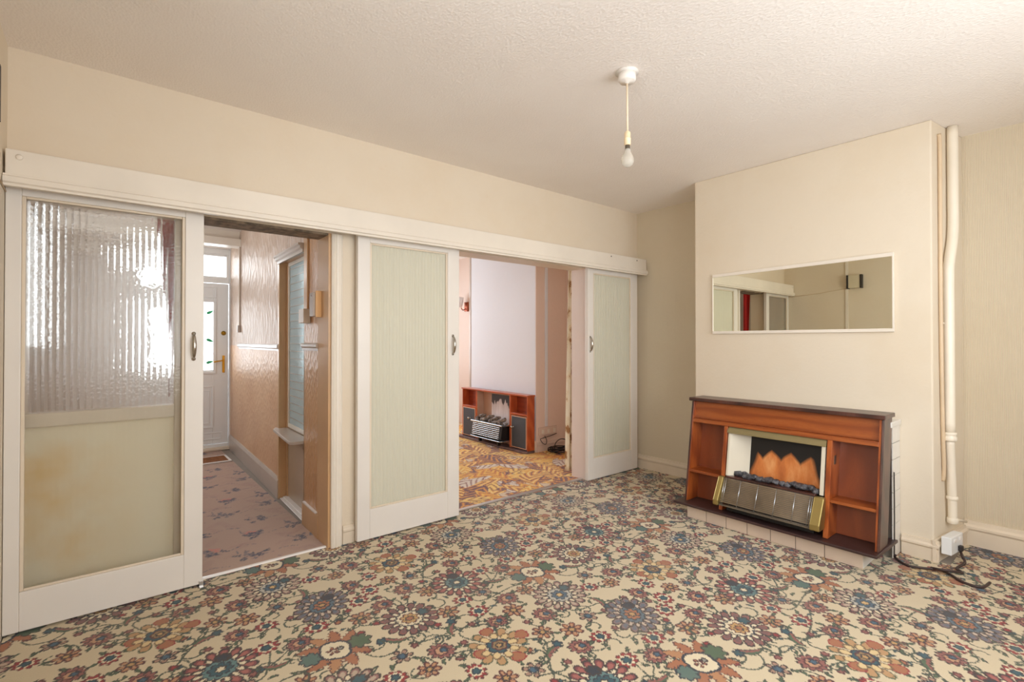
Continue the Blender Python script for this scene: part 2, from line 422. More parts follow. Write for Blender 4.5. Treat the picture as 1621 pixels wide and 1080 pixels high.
# ------------------------------------------------------------------ carpet patterns (woven motifs as colour attribute of a fine mesh)
def srgb(c):
    c = np.array(c, float) / 255
    return np.where(c <= .04045, c / 12.92, ((c + .055) / 1.055) ** 2.4)
class Tile:
    def __init__(s, w, h, res, bg):
        s.w, s.h = w, h; s.nx, s.ny = int(round(w / res)), int(round(h / res))
        s.X, s.Y = np.meshgrid((np.arange(s.nx) + .5) * w / s.nx, (np.arange(s.ny) + .5) * h / s.ny)
        s.img = np.ones((s.ny, s.nx, 3)) * srgb(bg)
        s.used = np.zeros((s.ny, s.nx), bool)
    def loc(s, cx, cy, rot=0, sx=1, sy=1):
        dx = (s.X - cx + s.w / 2) % s.w - s.w / 2; dy = (s.Y - cy + s.h / 2) % s.h - s.h / 2
        c, n = math.cos(rot), math.sin(rot)
        return (dx * c + dy * n) / sx, (-dx * n + dy * c) / sy
    def fill(s, m, c): s.img[m] = srgb(c); s.used |= m
    def lobes(s, cx, cy, r, n, rot=0, depth=.25, sx=1, sy=1, col=(0, 0, 0), line=(54, 48, 46), lw=.006, sharp=.8, jag=0):
        u, v = s.loc(cx, cy, rot, sx, sy); rad = np.hypot(u, v); th = np.arctan2(v, u)
        e = r * (1 - depth + depth * np.abs(np.cos(n * th / 2)) ** sharp)
        if jag: e = e * (1 + jag * np.sin(th * n * 5))
        if line is not None: s.fill(rad < e + lw * .5, line); s.fill(rad < e - lw * .8, col)
        else: s.fill(rad < e, col)
    def petals(s, cx, cy, r0, r1, n, wid, rot=0, col=(0, 0, 0), col2=None, line=(54, 48, 46), lw=.005, sx=1, sy=1):
        u, v = s.loc(cx, cy, rot, sx, sy); rad = np.hypot(u, v); th = np.arctan2(v, u)
        k = np.floor(th / (2 * math.pi / n) + .5); a = th - k * 2 * math.pi / n
        pu = rad * np.cos(a) - (r0 + r1) / 2; pv = rad * np.sin(a); L = (r1 - r0) / 2
        d = np.hypot(pu / L, pv / (wid * (1 + .35 * np.clip(pu / L, -1, 1))))
        m = d < 1; s.fill(m, line); s.fill(d < 1 - lw / min(L, wid), col)
        if col2: s.fill(d < .5, col2)
    def leaf(s, cx, cy, L, wdt, rot, col, curve=.0, line=(52, 56, 50), lw=.0045, col2=None):
        u, v = s.loc(cx, cy, rot); t_ = np.clip(u / L, -1, 1)
        v = v - curve * L * t_ ** 2
        w = wdt * (1 - t_ ** 2) ** .7 * (1 + .18 * np.sin(u * 2 * math.pi / .018))
        m = (np.abs(u) < L) & (np.abs(v) < w)
        s.fill(m, line); s.fill((np.abs(u) < L - lw) & (np.abs(v) < w - lw), col)
        if col2: s.fill((np.abs(u) < L * .7) & (v > 0) & (v < w - lw), col2)
    def vine(s, pts, wd=.0044, col=(66, 78, 66)):
        pts = np.array(pts); P = []
        for i in range(len(pts) - 1):
            p0 = pts[max(i - 1, 0)]; p1 = pts[i]; p2 = pts[i + 1]; p3 = pts[min(i + 2, len(pts) - 1)]
            for t_ in np.linspace(0, 1, 110):
                P.append(.5 * ((2 * p1) + (p2 - p0) * t_ + (2 * p0 - 5 * p1 + 4 * p2 - p3) * t_ ** 2 + (3 * p1 - p0 - 3 * p2 + p3) * t_ ** 3))
        m = np.zeros_like(s.used)
        k = int(wd * s.nx / s.w) + 2
        for x, y in P:
            ix, iy = int(x / s.w * s.nx), int(y / s.h * s.ny)
            for a in range(-k, k + 1):
                for b in range(-k, k + 1):
                    if a * a + b * b <= (wd * s.nx / s.w * .62) ** 2: m[(iy + b) % s.ny, (ix + a) % s.nx] = True
        s.fill(m, col)
    def sample(s, x, y):
        rg = np.random.default_rng(1); x = x + rg.normal(0, .0012, x.shape); y = y + rg.normal(0, .0012, y.shape)
        ix = np.floor((x % s.w) / s.w * s.nx).astype(int) % s.nx; iy = np.floor((y % s.h) / s.h * s.ny).astype(int) % s.ny
        return s.img[iy, ix]

def persian_tile():
    rg = random.Random(3)
    T = Tile(1.067, .98, .0025, (214, 198, 166))
    rose, wine, red, teal, green = (146, 88, 82), (88, 42, 46), (152, 44, 48), (40, 84, 96), (78, 100, 74)
    rust, gold, navy, cream, blue, dark = (168, 106, 72), (192, 152, 96), (38, 48, 62), (228, 214, 182), (62, 96, 118), (56, 46, 46)
    def spiral(cx, cy, r, a0, turns, sgn=1):
        return [(cx + r * (1 - .75 * k / 9) * math.cos(a0 + sgn * turns * 2 * math.pi * k / 9), cy + r * (1 - .75 * k / 9) * math.sin(a0 + sgn * turns * 2 * math.pi * k / 9)) for k in range(10)]
    W, A, B, C, Tq, O = (.731, 2.005 - .98), (1.072, 2.022 - .98), (.805, 2.385 - .98), (.672, 1.74), (.352, 2.167 - .98), (1.256, 1.61)
    # scrolling stems between the big flowers
    for q_ in ((.93, .70), (.52, .40), (.20, .85), (1.02, .10), (.20, .30), (.62, .86), (.90, .98 - .05), (.04, .62)): T.vine(spiral(q_[0], q_[1], .085, rg.uniform(0, 6), .9, rg.choice([-1, 1])))
    links = [(W, Tq), (W, B), (A, O), (O, (1.40, 1.06)), (C, B), (C, W), (A, B), (O, (1.07 + .352, 1.187 + .98)), (Tq, C), (A, (1.60, 1.2))]
    for i, (p, q) in enumerate(links):
        p = np.array(p); q = np.array(q); q = p + ((q - p + np.array([T.w, T.h]) / 2) % np.array([T.w, T.h]) - np.array([T.w, T.h]) / 2)
        d = q - p; nrm = np.array([-d[1], d[0]]); sg = 1 if i % 2 else -1
        T.vine([p, p + d * .3 + nrm * .28 * sg, p + d * .55 - nrm * .06 * sg, p + d * .78 - nrm * .26 * sg, q])
        c0 = p + d * .45 + nrm * .2 * sg
        T.vine(spiral(c0[0], c0[1], .055, rg.uniform(0, 6), .85, sg))
        for k in (.2, .42, .66, .85):
            pos = p + d * k + nrm * (.2 * sg * math.cos(k * 4)); T.leaf(pos[0], pos[1], .021, .008, rg.uniform(0, 6.3), rg.choice([green, teal, green]), .3)
    # small flowers, seen positions
    small = [(570.8, 980.3), (501, 994.6), (625, 1016.6), (699, 1032), (709.4, 970), (757.4, 968.7), (712, 997), (639.5, 933.7), (677, 937.6),
             (568, 953), (495.7, 938.9), (784.6, 922), (802.7, 949), (813, 967.4), (450, 1053), (1050, 948), (950, 953), (862, 974), (905, 998),
             (1030, 1008), (1092, 999), (992, 1047), (1220, 1010), (872, 1032)]
    f = 785.5; pit = R(.45); A0 = R(50.46); cy0 = 540.5 - f * math.tan(pit)
    fw = np.array([math.cos(A0) * math.cos(pit), math.sin(A0) * math.cos(pit), math.sin(pit)]); rt = np.array([math.sin(A0), -math.cos(A0), 0])
    up = np.array([-math.cos(A0) * math.sin(pit), -math.sin(A0) * math.sin(pit), math.cos(pit)])
    done = [W, A, B, C, Tq, O]
    def far(p, dmin):
        for q in done:
            dx = (p[0] - q[0] + T.w / 2) % T.w - T.w / 2; dy = (p[1] - q[1] + T.h / 2) % T.h - T.h / 2
            big = .115 if q in (W, A, B, C, Tq, O) else .062
            if math.hypot(dx, dy) < dmin + big: return False
        return True
    kinds = 0
    def small_flower(x, y, k, sc=1.0):
        rot = rg.uniform(0, 6.3); r = .052 * sc
        if k % 4 == 0:
            T.lobes(x, y, r, 11, rot, .3, col=rose, line=dark, sx=1.15); T.lobes(x, y, r * .6, 7, rot, .25, col=(196, 150, 116), line=wine); T.lobes(x + .01, y, r * .32, 5, rot, .3, col=blue, line=navy)
        elif k % 4 == 1:
            T.petals(x, y, .008, r * 1.05, 7, .0135 * sc, rot, col=rust, col2=(190, 142, 104), line=wine); T.lobes(x, y, r * .34, 6, rot, .2, col=gold, line=dark)
        elif k % 4 == 2:
            T.lobes(x, y, r * 1.05, 9, rot, .36, col=red, line=wine, sy=.8); T.lobes(x, y, r * .62, 7, rot, .3, col=cream, line=None); T.lobes(x, y, r * .4, 5, rot, .3, col=teal, line=navy)
        else:
            T.petals(x, y, .006, r, 6, .014 * sc, rot, col=(168, 132, 112), line=dark); T.lobes(x, y, r * .4, 6, rot, .3, col=blue, line=navy)
        for a in (1.9, 3.6): T.leaf(x + math.cos(rot + a) * r * 1.35, y + math.sin(rot + a) * r * 1.35, .02, .009, rot + a, green, .3)
    for px, py in small:
        d = fw + rt * (px - 810.5) / f + up * (cy0 - py) / f; t_ = -1.25 / d[2]; x, y = d[0] * t_, d[1] * t_
        if not far((x, y), .045): continue
        done.append((x, y)); kinds += 1
        if kinds % 4 == 3:      # curled leaf spray with a blue calyx
            a = rg.uniform(0, 6.3)
            T.leaf(x, y, .062, .017, a, green, .45, col2=rose); T.vine(spiral(x + math.cos(a) * .07, y + math.sin(a) * .07 + .012, .02, a, .8))
            T.lobes(x - math.cos(a) * .055, y - math.sin(a) * .055, .022, 5, a, .4, col=teal, line=navy)
        else: small_flower(x, y, kinds)
    # fill what is left with more flowers, sprigs and buds
    for dmin, fn, tries in ((.05, 'f', 1500), (.016, 'l', 260), (.0, 'l', 90)):
        for _ in range(tries):
            p = (rg.uniform(0, T.w), rg.uniform(0, T.h))
            if not far(p, dmin): continue
            if fn == 'f':
                done.append(p); kinds += 1; small_flower(p[0], p[1], kinds, .9)
            else:
                done.append(p); a = rg.uniform(0, 6.3); r_ = rg.uniform(.03, .055); sg = rg.choice([-1, 1])
                T.vine([(p[0] + r_ * (1 - k * .07) * math.cos(a + sg * k * .6) - r_ * math.cos(a), p[1] + r_ * (1 - k * .07) * math.sin(a + sg * k * .6) - r_ * math.sin(a)) for k in range(7)])
                T.leaf(p[0] + .012 * math.cos(a + 2), p[1] + .012 * math.sin(a + 2), .017, .0075, a + .8, green, .3)
                T.leaf(p[0] - .02 * math.cos(a + 1), p[1] - .02 * math.sin(a + 1), .017, .0075, a - .8, rg.choice([teal, green]), .3)
                if rg.random() < .6: T.lobes(p[0] + .01 * math.cos(a), p[1] + .01 * math.sin(a), .016, 5, a, .35, col=rg.choice([rose, rose, red, rust]), line=wine)
    # big flowers
    for (x, y), k in ((A, 0), (B, 1), (C, 2), (Tq, 3)):
        sx, sy, rot = ((1, 1, .2), (1.12, .92, .9), (1.05, 1, .5), (1.05, 1, 1.3))[k]
        T.lobes(x, y, .128, 15, rot, .2, sx, sy, col=(cream, (176, 158, 140), cream, cream)[k], line=None)
        T.petals(x, y, .062, .134, 15, .019, rot, col=(rose, (134, 108, 108), (150, 104, 100), (128, 64, 68))[k], col2=((120, 84, 84), (96, 104, 118), (190, 168, 146), (168, 96, 88))[k], line=dark, sx=sx, sy=sy)
        T.petals(x, y, .05, .098, 15, .0125, rot + .21, col=(cream, (200, 180, 160), cream, cream)[k], line=dark, sx=sx, sy=sy)
        T.lobes(x, y, .062, 12, rot, .14, sx, sy, col=(cream, (84, 108, 122), (188, 184, 172), (92, 128, 128))[k], line=navy, lw=.005)
        T.lobes(x, y, .043, 8, rot, .3, sx, sy, col=(gold, rust, blue, teal)[k], line=(wine, navy, navy, navy)[k])
        T.lobes(x, y, .02, 6, rot, .35, col=(rust, gold, (214, 178, 120), cream)[k], line=dark)
        T.lobes(x + .075 * math.cos(rot), y + .075 * math.sin(rot), .03, 5, rot, .4, col=navy if k % 2 else teal, line=dark)
    x, y = W          # palmette with the white heart
    for a, cc in ((.6, rust), (1.25, rust), (1.9, (184, 132, 90)), (-.6, rust), (-1.25, rust), (-1.9, (184, 132, 90)), (2.55, rust), (-2.55, rust)):
        T.leaf(x + .085 * math.cos(a), y + .085 * math.sin(a), .062, .026, a, cc, .25 if a > 0 else -.25, line=wine)
    T.lobes(x + .1, y, .052, 7, 0, .35, col=green, line=dark); T.lobes(x - .095, y, .045, 7, .4, .3, col=(84, 112, 104), line=navy)
    T.lobes(x, y, .066, 4, .4, .12, col=navy, line=None, sx=1, sy=1.12); T.lobes(x, y, .056, 4, .4, .14, col=cream, line=None, sx=1, sy=1.12)
    T.petals(x - .008, y, .004, .03, 5, .008, .3, col=rust, line=wine); T.lobes(x + .022, y, .012, 5, 0, .2, col=(150, 150, 140), line=dark)
    x, y = O          # open orange rosette
    T.petals(x, y, .06, .128, 11, .021, .2, col=(188, 146, 100), line=(72, 84, 60), lw=.005); T.petals(x + .02, y, .07, .135, 4, .03, .0, col=rust, line=red)
    T.petals(x, y, .034, .092, 9, .018, .5, col=(222, 196, 144), line=(120, 92, 64)); T.lobes(x, y, .05, 6, .3, .2, col=teal, line=navy)
    T.lobes(x + .006, y, .034, 6, .9, .2, col=(150, 122, 84), line=wine); T.lobes(x + .006, y, .016, 5, 0, .3, col=gold, line=dark)
    g = srgb((164, 146, 122)); T.img = T.img * .95 + g * .05
    return T

def woven(name, x0, x1, y0, y1, step, colour, z=0.0, rough=.95, mask=None):
    nx = int((x1 - x0) / step) + 1; ny = int((y1 - y0) / step) + 1
    xs = np.linspace(x0, x1, nx); ys = np.linspace(y0, y1, ny); X, Y = np.meshgrid(xs, ys)
    me = bpy.data.meshes.new(name)
    n = nx * ny; me.vertices.add(n)
    co = np.zeros((n, 3), np.float32); co[:, 0] = X.ravel() - x0; co[:, 1] = Y.ravel() - y0
    me.vertices.foreach_set('co', co.ravel())
    i = np.arange((nx - 1) * (ny - 1)); a = (i // (nx - 1)) * nx + i % (nx - 1)
    q = np.stack([a, a + 1, a + nx + 1, a + nx], 1).astype(np.int32)
    if mask is not None:
        q = q[~mask(X.ravel()[a] + step / 2, Y.ravel()[a] + step / 2)]
    me.loops.add(q.size); me.loops.foreach_set('vertex_index', q.ravel())
    me.polygons.add(len(q)); me.polygons.foreach_set('loop_start', np.arange(0, q.size, 4, dtype=np.int32))
    me.update(calc_edges=True)
    at = me.color_attributes.new('weave', 'FLOAT_COLOR', 'POINT')
    c = np.ones((n, 4), np.float32); c[:, :3] = colour(X.ravel(), Y.ravel())
    at.data.foreach_set('color', c.ravel())
    t = NT(name + '_wool')
    an = t.n('ShaderNodeAttribute'); an.attribute_name = 'weave'
    g = t.noise(420, 2, .6)
    c = t.mix(t.ramp(g, [(.35, (.82,) * 3), (.65, (1.06,) * 3)]), (0, 0, 0, 1), an.outputs['Color'], 'MULTIPLY')
    mx = t.n('ShaderNodeMix', data_type='RGBA', blend_type='MULTIPLY'); mx.inputs[0].default_value = 1
    t.l(an.outputs['Color'], mx.inputs[6]); t.l(t.ramp(g, [(.3, (.86,) * 3), (.7, (1.0,) * 3)]), mx.inputs[7])
    wear = t.ramp(t.noise(1.7, 4, .6), [(.5, (0, 0, 0)), (.72, (.16,) * 3)])
    t.l(t.mix(wear, mx.outputs[2], lin(176, 160, 140)), t.b.inputs['Base Color'])
    t.p(Roughness=rough); t.b.inputs['Sheen Weight'].default_value = .15
    t.l(t.bump(t.noise(300, 3), .5, .004), t.b.inputs['Normal'])
    me.materials.append(t.m)
    o = bpy.data.objects.new(name, me); COL.objects.link(o); o.location = (x0, y0, z)
    return o

PT = persian_tile()
tag(woven('carpet', -.315, XA - .004, -.59, 3.05, 0.004, PT.sample, .004, mask=lambda x, y: (x > XB) & (y < 2.13) & (y > .585)),
    'cream fitted carpet with floral medallions and scrolling vines, in the main room', 'carpet')

def sprig_tile():
    rg = random.Random(11); T = Tile(.92, .86, .004, (184, 155, 138))
    n1, n2, pink = (92, 90, 104), (116, 112, 122), (212, 134, 122)
    for _ in range(60):
        x, y = rg.uniform(0, .92), rg.uniform(0, .86)
        u, v = T.loc(x, y, rg.uniform(0, 3), 1.6, .6); T.img[np.hypot(u, v) < rg.uniform(.015, .05)] *= np.array([.95, .93, .95])
    for x, y, k in ((.12, .14, 1), (.46, .30, 0), (.76, .10, 1), (.30, .56, 1), (.68, .62, 0), (.06, .74, 0), (.86, .40, 0), (.50, .80, 1)):
        if k: T.lobes(x + rg.uniform(-.04, .04), y + rg.uniform(-.04, .04), .045, 5, rg.uniform(0, 6), .5, col=pink, line=None)
        for j in range(13):
            a = rg.uniform(0, 6.3); d = rg.uniform(.0, .075); T.leaf(x + 1.3 * d * math.cos(a), y + d * math.sin(a), rg.uniform(.018, .036), .014, a + rg.uniform(-.9, .9), rg.choice([n1, n2, n1]), .4, line=n1)
        T.vine([(x, y), (x + .09, y - .02), (x + .17, y + .01), (x + .25, y - .02)], .005, n2); T.vine([(x, y), (x - .05, y + .05), (x - .06, y + .12)], .005, n2)
    sh = np.random.default_rng(4)
    wear = sh.random(T.img.shape[:2])[..., None]; g = srgb((184, 155, 138))
    T.img = np.where(wear < .28, T.img * .35 + g * .65, T.img)
    return T
ST = sprig_tile()
tag(woven('carpet', -.40, 1.055, 3.055, 6.58, .008, ST.sample, .003),
    'worn mauve carpet with dark sprigs and pink flowers, in the hallway', 'carpet')

def swirl(x, y):
    """overlapping feathered leaves, each a spray of curved strokes"""
    rg = random.Random(8); out = np.ones((x.size, 3)) * srgb((222, 200, 172))
    P = 1.15; gold, amber, rust, brown, plum, straw = (244, 196, 88), (232, 160, 66), (198, 116, 62), (150, 96, 80), (108, 72, 76), (248, 216, 136)
    for k in range(70):
        cx, cy = rg.uniform(0, P), rg.uniform(0, P); rot = rg.uniform(0, 6.3); L = rg.uniform(.17, .32); cv = rg.uniform(-2.2, 2.2)
        dx = (x - cx + P / 2) % P - P / 2; dy = (y - cy + P / 2) % P - P / 2
        u = dx * math.cos(rot) + dy * math.sin(rot); v = -dx * math.sin(rot) + dy * math.cos(rot)
        v = v - cv * u * u; t_ = np.clip(u / L, -1, 1); w = .42 * L * (1 - t_ ** 2) ** .6 * (.75 + .35 * t_)
        m = (np.abs(u) < L) & (np.abs(v) < w)
        vein = np.sin((np.abs(v) * 1.1 - u * .9) * 2 * math.pi / .085 + 6 * np.abs(v) / L)
        ca, cb, cc = rg.choice([(gold, amber, straw), (gold, brown, straw), (amber, rust, gold), (brown, plum, amber), (amber, brown, straw), ((224, 208, 192), brown, (236, 222, 206))])
        out[m] = srgb(ca); out[m & (vein > .72)] = srgb(cb); out[m & (vein < -.55)] = srgb(cc); out[m & (np.abs(v) > w - .006) & (v < 0)] = srgb(brown if ca != brown else plum)
    return out
tag(woven('carpet', 1.30, 4.24, 3.10, 6.95, .010, swirl, .003, mask=lambda x, y: (x > FB - .012) & (y > 4.12) & (y < 5.43)),
    'orange, gold and brown swirling leaf carpet in the front room', 'carpet')

# ------------------------------------------------------------------ shell
struct(MB().box(-.9, 4.8, -1.0, 7.4, -.14, -.002), 'floor', M['board'])
struct(MB().box(-.46, 4.4, -.72, YW + .10, CZ, CZ + .12), 'ceiling', M['ceiling'])
# partition with two openings and the borrowed light beside the hall
pb = MB()
Y0, Y1 = YW, YW + .17
for a, b, z0, z1 in ((-.46, -.285, 0, CZ), (-.285, .318, 0, .06), (-.285, .318, 1.90, CZ), (.318, .36, 0, CZ), (.36, 1.066, 1.905, CZ),
                     (1.066, 1.97, 0, CZ), (1.97, 3.375, 1.915, CZ), (3.375, XA + .12, 0, CZ)):
    pb.box(a, b, Y0, Y1, z0, z1)
struct(pb, 'wall_partition', M['wall_part'])
wb = MB()
for a, b, z0, z1 in ((-.72, -.45, 0, CZ), (.85, YW, 0, CZ), (-.45, .85, 0, .9), (-.45, .85, 2.2, CZ)): wb.box(-.46, -.32, a, b, z0, z1)
struct(wb, 'wall_left', M['wall'])
wf = MB()
for a in (-.45, .17, .79): wf.box(-.44, -.38, a, a + .06, .9, 2.2)
for z in (.9, 2.14): wf.box(-.44, -.38, -.39, .79, z, z + .06)
struct(wf, 'window_added_side', M['upvc'], bevel=.004)  # unseen window, added with its opening to let in fill light
struct(MB().box(XA, XA + .14, -.72, YW, 0, CZ), 'wall_fireplace', M['wall_reed'])
struct(MB().prism([(XB, .655), (XA, .592), (XA, 2.126), (XB, 2.126)], 'z', 0, CZ), 'wall_chimney_breast', M['wall'], bevel=.008)
wb = MB()
for a, b, z0, z1 in ((-.46, .4, 0, CZ), (3.1, XA + .14, 0, CZ), (.4, 3.1, 0, .75), (.4, 3.1, 2.3, CZ)): wb.box(a, b, -.72, -.6, z0, z1)
struct(wb, 'wall_window', M['wall'])
wf = MB()
for a, b in ((.4, .46), (1.28, 1.34), (2.16, 2.22), (3.04, 3.10)): wf.box(a, b, -.70, -.64, .75, 2.3)
for z in (.75, 1.80, 2.24): wf.box(.46, 3.04, -.70, -.64, z, z + .06)
struct(wf, 'window_1', M['upvc'], bevel=.004)

# skirtings
SK = lambda h: [(0, 0), (.018, 0), (.018, h * .62), (.026, h * .70), (.026, h * .78), (.016, h * .86), (.014, h), (0, h)]
def skirt_face_negx(name, x, y0, y1, h): return struct(MB().prism([(x - d, z) for d, z in SK(h)], 'y', y0, y1), name, M['paint_skirt'])
skirt_face_negx('baseboard_left_alcove', XA, 2.126, YW - .002, .135)
skirt_face_negx('baseboard_right_alcove', XA, -.59, .592, .155)
skirt_face_negx('baseboard_chimney_front', XB, .63, .80, .118)
sb = MB(lambda x, y, z: (XB + x, .655 - .137 * x - y, z)); sb.prism([(d, z) for d, z in SK(.125)], 'x', -.024, XA - XB - .02)
struct(sb, 'baseboard_chimney_side', M['paint_skirt'])
sb = MB(lambda x, y, z: (x, YW - y, z)); sb.prism([(d * .6, z) for d, z in SK(.118)], 'x', 1.142, 1.215)
struct(sb, 'baseboard_partition', M['paint_skirt'])

# hall shell
struct(MB().box(-.42, 1.30, YW + .10, 6.75, 2.43, 2.53), 'ceiling.001', M['ceiling'])
RC0, RC1, RCT = 3.56, 4.22, 1.895          # recess in the hall's right wall
hw = MB(HX); hw.cur = 0
DZ = 1.205
for a, b in ((RC1, 6.60),):
    hw.cur = 1; hw.box(0, .12, a, b, 0, DZ); hw.cur = 0; hw.box(0, .12, a, b, DZ, 2.45)
hw.cur = 0; hw.box(0, .12, RC0, RC1, RCT, 2.45)
hw.cur = 2; hw.box(0, .12, Y1, RC0, 0, 2.45)
struct(hw, 'wall_hall_right', [M['hall_upper'], M['hall_lower'], M['hall_tan']])
struct(MB().box(-.50, -.40, Y1, 4.1, 0, 2.45).box(-.50, -.40, 5.7, 6.7, 0, 2.45).box(-.50, -.40, 4.1, 5.7, 0, 1.15).box(-.50, -.40, 4.1, 5.7, 2.35, 2.45), 'wall_hall_left', M['hall_stair'])
wf = MB()
for a in (4.1, 4.87, 5.64): wf.box(-.48, -.44, a, a + .06, 1.15, 2.35)
for z in (1.15, 2.29): wf.box(-.48, -.44, 4.1, 5.7, z, z + .06)
struct(wf, 'window_added_stair', M['upvc'])  # invented stair window, added so light reaches the hall wall
fw_ = MB()
for a, b, z0, z1 in ((-.5, .28, 0, 2.45), (1.205, 1.32, 0, 2.45), (.28, 1.205, 2.325, 2.45)): fw_.box(a, b, 6.58, 6.75, z0, z1)
struct(fw_, 'wall_hall_front', M['paint_bright'])
struct(MB().box(-.40, 1.14, 5.94, 6.10, 2.265, 2.342).box(-.40, 1.14, 6.0, 6.05, 2.352, 2.43), 'trim_hall_beam', M['paint'])
mh = MB(HX); mh.prism([(0, DZ - .03), (-.012, DZ - .03), (-.012, DZ - .018), (-.026, DZ - .008), (-.026, DZ + .012), (-.014, DZ + .022), (0, DZ + .022)], 'y', RC1 + .01, 6.0)
struct(mh, 'trim_dado_far', M['paint_bright'])
mh = MB(HX); mh.prism([(0, DZ - .016), (-.014, DZ - .016), (-.014, DZ), (-.026, DZ + .01), (-.026, DZ + .024), (-.014, DZ + .034), (0, DZ + .034)], 'y', 3.20, RC0 - .01)
struct(mh, 'trim_dado_near', M['paint_grey'])
mh = MB(HX); mh.prism([(0, 0), (-.018, 0), (-.018, .135), (-.008, .165), (0, .165)], 'y', RC1 + .01, 6.55)
struct(mh, 'baseboard_hall_far', M['paint_grey'])
mh = MB(HX); mh.cur = 0; mh.box(-.014, 0, 3.20, RC0 - .012, 0, .15); mh.cur = 1; mh.box(-.016, 0, 3.24, RC0 - .03, .15, .158)
struct(mh, 'baseboard_hall_near', [M['paint_hall'], M['paint_bright']])
# recess: jambs, panel, window, moulding, sill strip
rc = MB(HX)
rc.box(-.001, .119, RC1 - .004, RC1 + .03, 0, RCT).box(.0, .12, RC0 - .03, RC0, 0, RCT).box(0, .12, RC0, RC1, RCT - .02, RCT)
rc.box(-.012, .004, RC1 - .006, RC1 + .035, 0, RCT).box(.045, .075, RC1 - .03, RC1, 0, RCT).box(.045, .075, RC0, RC0 + .03, 0, RCT)
struct(rc, 'trim_hall_recess', M['paint_hall'], bevel=.003)
struct(MB(HX).box(.055, .075, RC0 + .03, RC1 - .03, .012, .57), 'trim_hall_recess_panel', M['paint_panel'])
struct(MB(HX).box(.02, .10, RC0 + .01, RC1 - .01, .0035, .018).box(-.004, .02, RC0 + .01, RC1 - .01, .0035, .010), 'trim_hall_recess_sill', M['paint_bright'], bevel=.003)
wn = struct(MB(HX).box(.05, .08, RC0 + .03, RC1 - .03, .57, .60).box(.05, .08, RC0 + .03, RC1 - .03, 1.845, 1.875).box(.05, .08, RC1 - .05, RC1 - .03, .6, 1.845).box(.05, .08, RC0 + .03, RC0 + .05, .6, 1.845), 'window_2', M['paint'], bevel=.003)
gp = MB(HX)
gp.box(.060, .066, RC0 + .05, RC1 - .05, .6, 1.845)
gp.build('glass_pane', M['glass_obscure'], wn)
gb = MB(HX)
for k in range(21): gb.box(.056, .060, RC0 + .05, RC1 - .05, .645 + k * .0585, .649 + k * .0585)
gb.build('glazing_lines', M['paint_grey'], wn)
mo = MB(HX); mo.prism([(0, 1.865), (-.018, 1.865), (-.018, 1.885), (-.034, 1.893), (-.034, 1.908), (-.046, 1.914), (-.046, 1.928), (0, 1.928)], 'y', RC0 - .02, RC1 + .035)
struct(mo, 'trim_hall_recess_moulding', M['paint_grey'])

# front room shell

fr = MB(); fr.cur = 0; fr.box(4.25, 4.37, Y1, 7.1, 0, CZ)
struct(fr, 'wall_front_room_right', M['wall_mauve'])
struct(MB().box(FB, 4.25, 4.14, 5.40, 0, CZ), 'wall_front_room_breast', [M['wall_white']])
struct(MB().box(FB + .002, 4.25, 4.132, 4.14, 0, CZ), 'wall_front_room_breast_side', [M['wall_side_lit']])  # facing in the paler copy, brightened by colour instead of light
struct(MB(HX).box(.125, .165, Y1, 6.95, 0, RC0 * 0 + .55).box(.125, .165, Y1, RC0, .55, CZ).box(.125, .165, RC1, 6.95, .55, CZ).box(.125, .165, RC0, RC1, 1.9, CZ), 'wall_front_room_left', M['wall_mauve'])
struct(MB().box(1.0, 4.4, YW + .12, 7.1, CZ, CZ + .12), 'ceiling.002', M['ceiling'])
wb = MB()
for a, b, z0, z1 in ((1.2, 1.6, 0, CZ), (3.8, 4.4, 0, CZ), (1.6, 3.8, 0, .7), (1.6, 3.8, 2.25, CZ)): wb.box(a, b, 6.95, 7.07, z0, z1)
struct(wb, 'wall_front_room_window', M['wall_mauve'])
wf = MB()
for a in (1.6, 2.31, 3.03, 3.74): wf.box(a, a + .06, 6.98, 7.03, .7, 2.25)
for z in (.7, 1.75, 2.19): wf.box(1.6, 3.8, 6.98, 7.03, z, z + .06)
struct(wf, 'window_3', M['upvc'])
struct(MB().prism([(FB - d, z) for d, z in SK(.13)], 'y', 4.14, 5.4), 'baseboard_front_room_breast', M['paint_skirt'])
sb = MB(lambda x, y, z: (x, 4.132 - y, z)); sb.prism([(d * .7, z) for d, z in SK(.11)], 'x', FB + .01, 4.24)
struct(sb, 'baseboard_front_room_side', M['wall_mauve'])

# opening linings and casings in the partition
tr = MB()
tr.box(1.052, 1.068, YW - .004, Y1 + .02, 0, 1.905)
struct(tr, 'trim_hall_jamb', M['paint_hall'], bevel=.002)
tr = MB()
# fluted architrave beside the hall opening
tr.prism([(1.066, YW), (1.066, YW - .022), (1.078, YW - .030), (1.088, YW - .024), (1.096, YW - .030), (1.106, YW - .030), (1.112, YW - .016), (1.124, YW - .022), (1.134, YW - .016), (1.140, YW)], 'z', 0.0, 1.90)
struct(tr, 'trim_hall_architrave', M['paint'])
tr = MB()
tr.prism([(3.375, Y1 + .01), (3.358, Y1 + .01), (3.358, YW - .006), (3.375, YW - .006)], 'z', 0, 1.915)
tr.prism([(3.358, YW - .012), (3.376, YW - .012), (3.376, YW), (3.358, YW)], 'z', 0, 1.915)
struct(tr, 'trim_front_room_jamb', M['jamb'], bevel=.002)
struct(MB().box(1.955, 1.971, YW - .004, Y1 + .01, 0, 1.915), 'trim_front_room_jamb.001', M['paint'])
struct(MB().box(.36, 1.052, YW + .002, Y1 + .01, 1.893, 1.907), 'trim_hall_header', M['dirty'])
struct(MB().box(1.971, 3.358, YW + .002, Y1 + .01, 1.905, 1.917), 'trim_front_room_header', M['paint_skirt'])
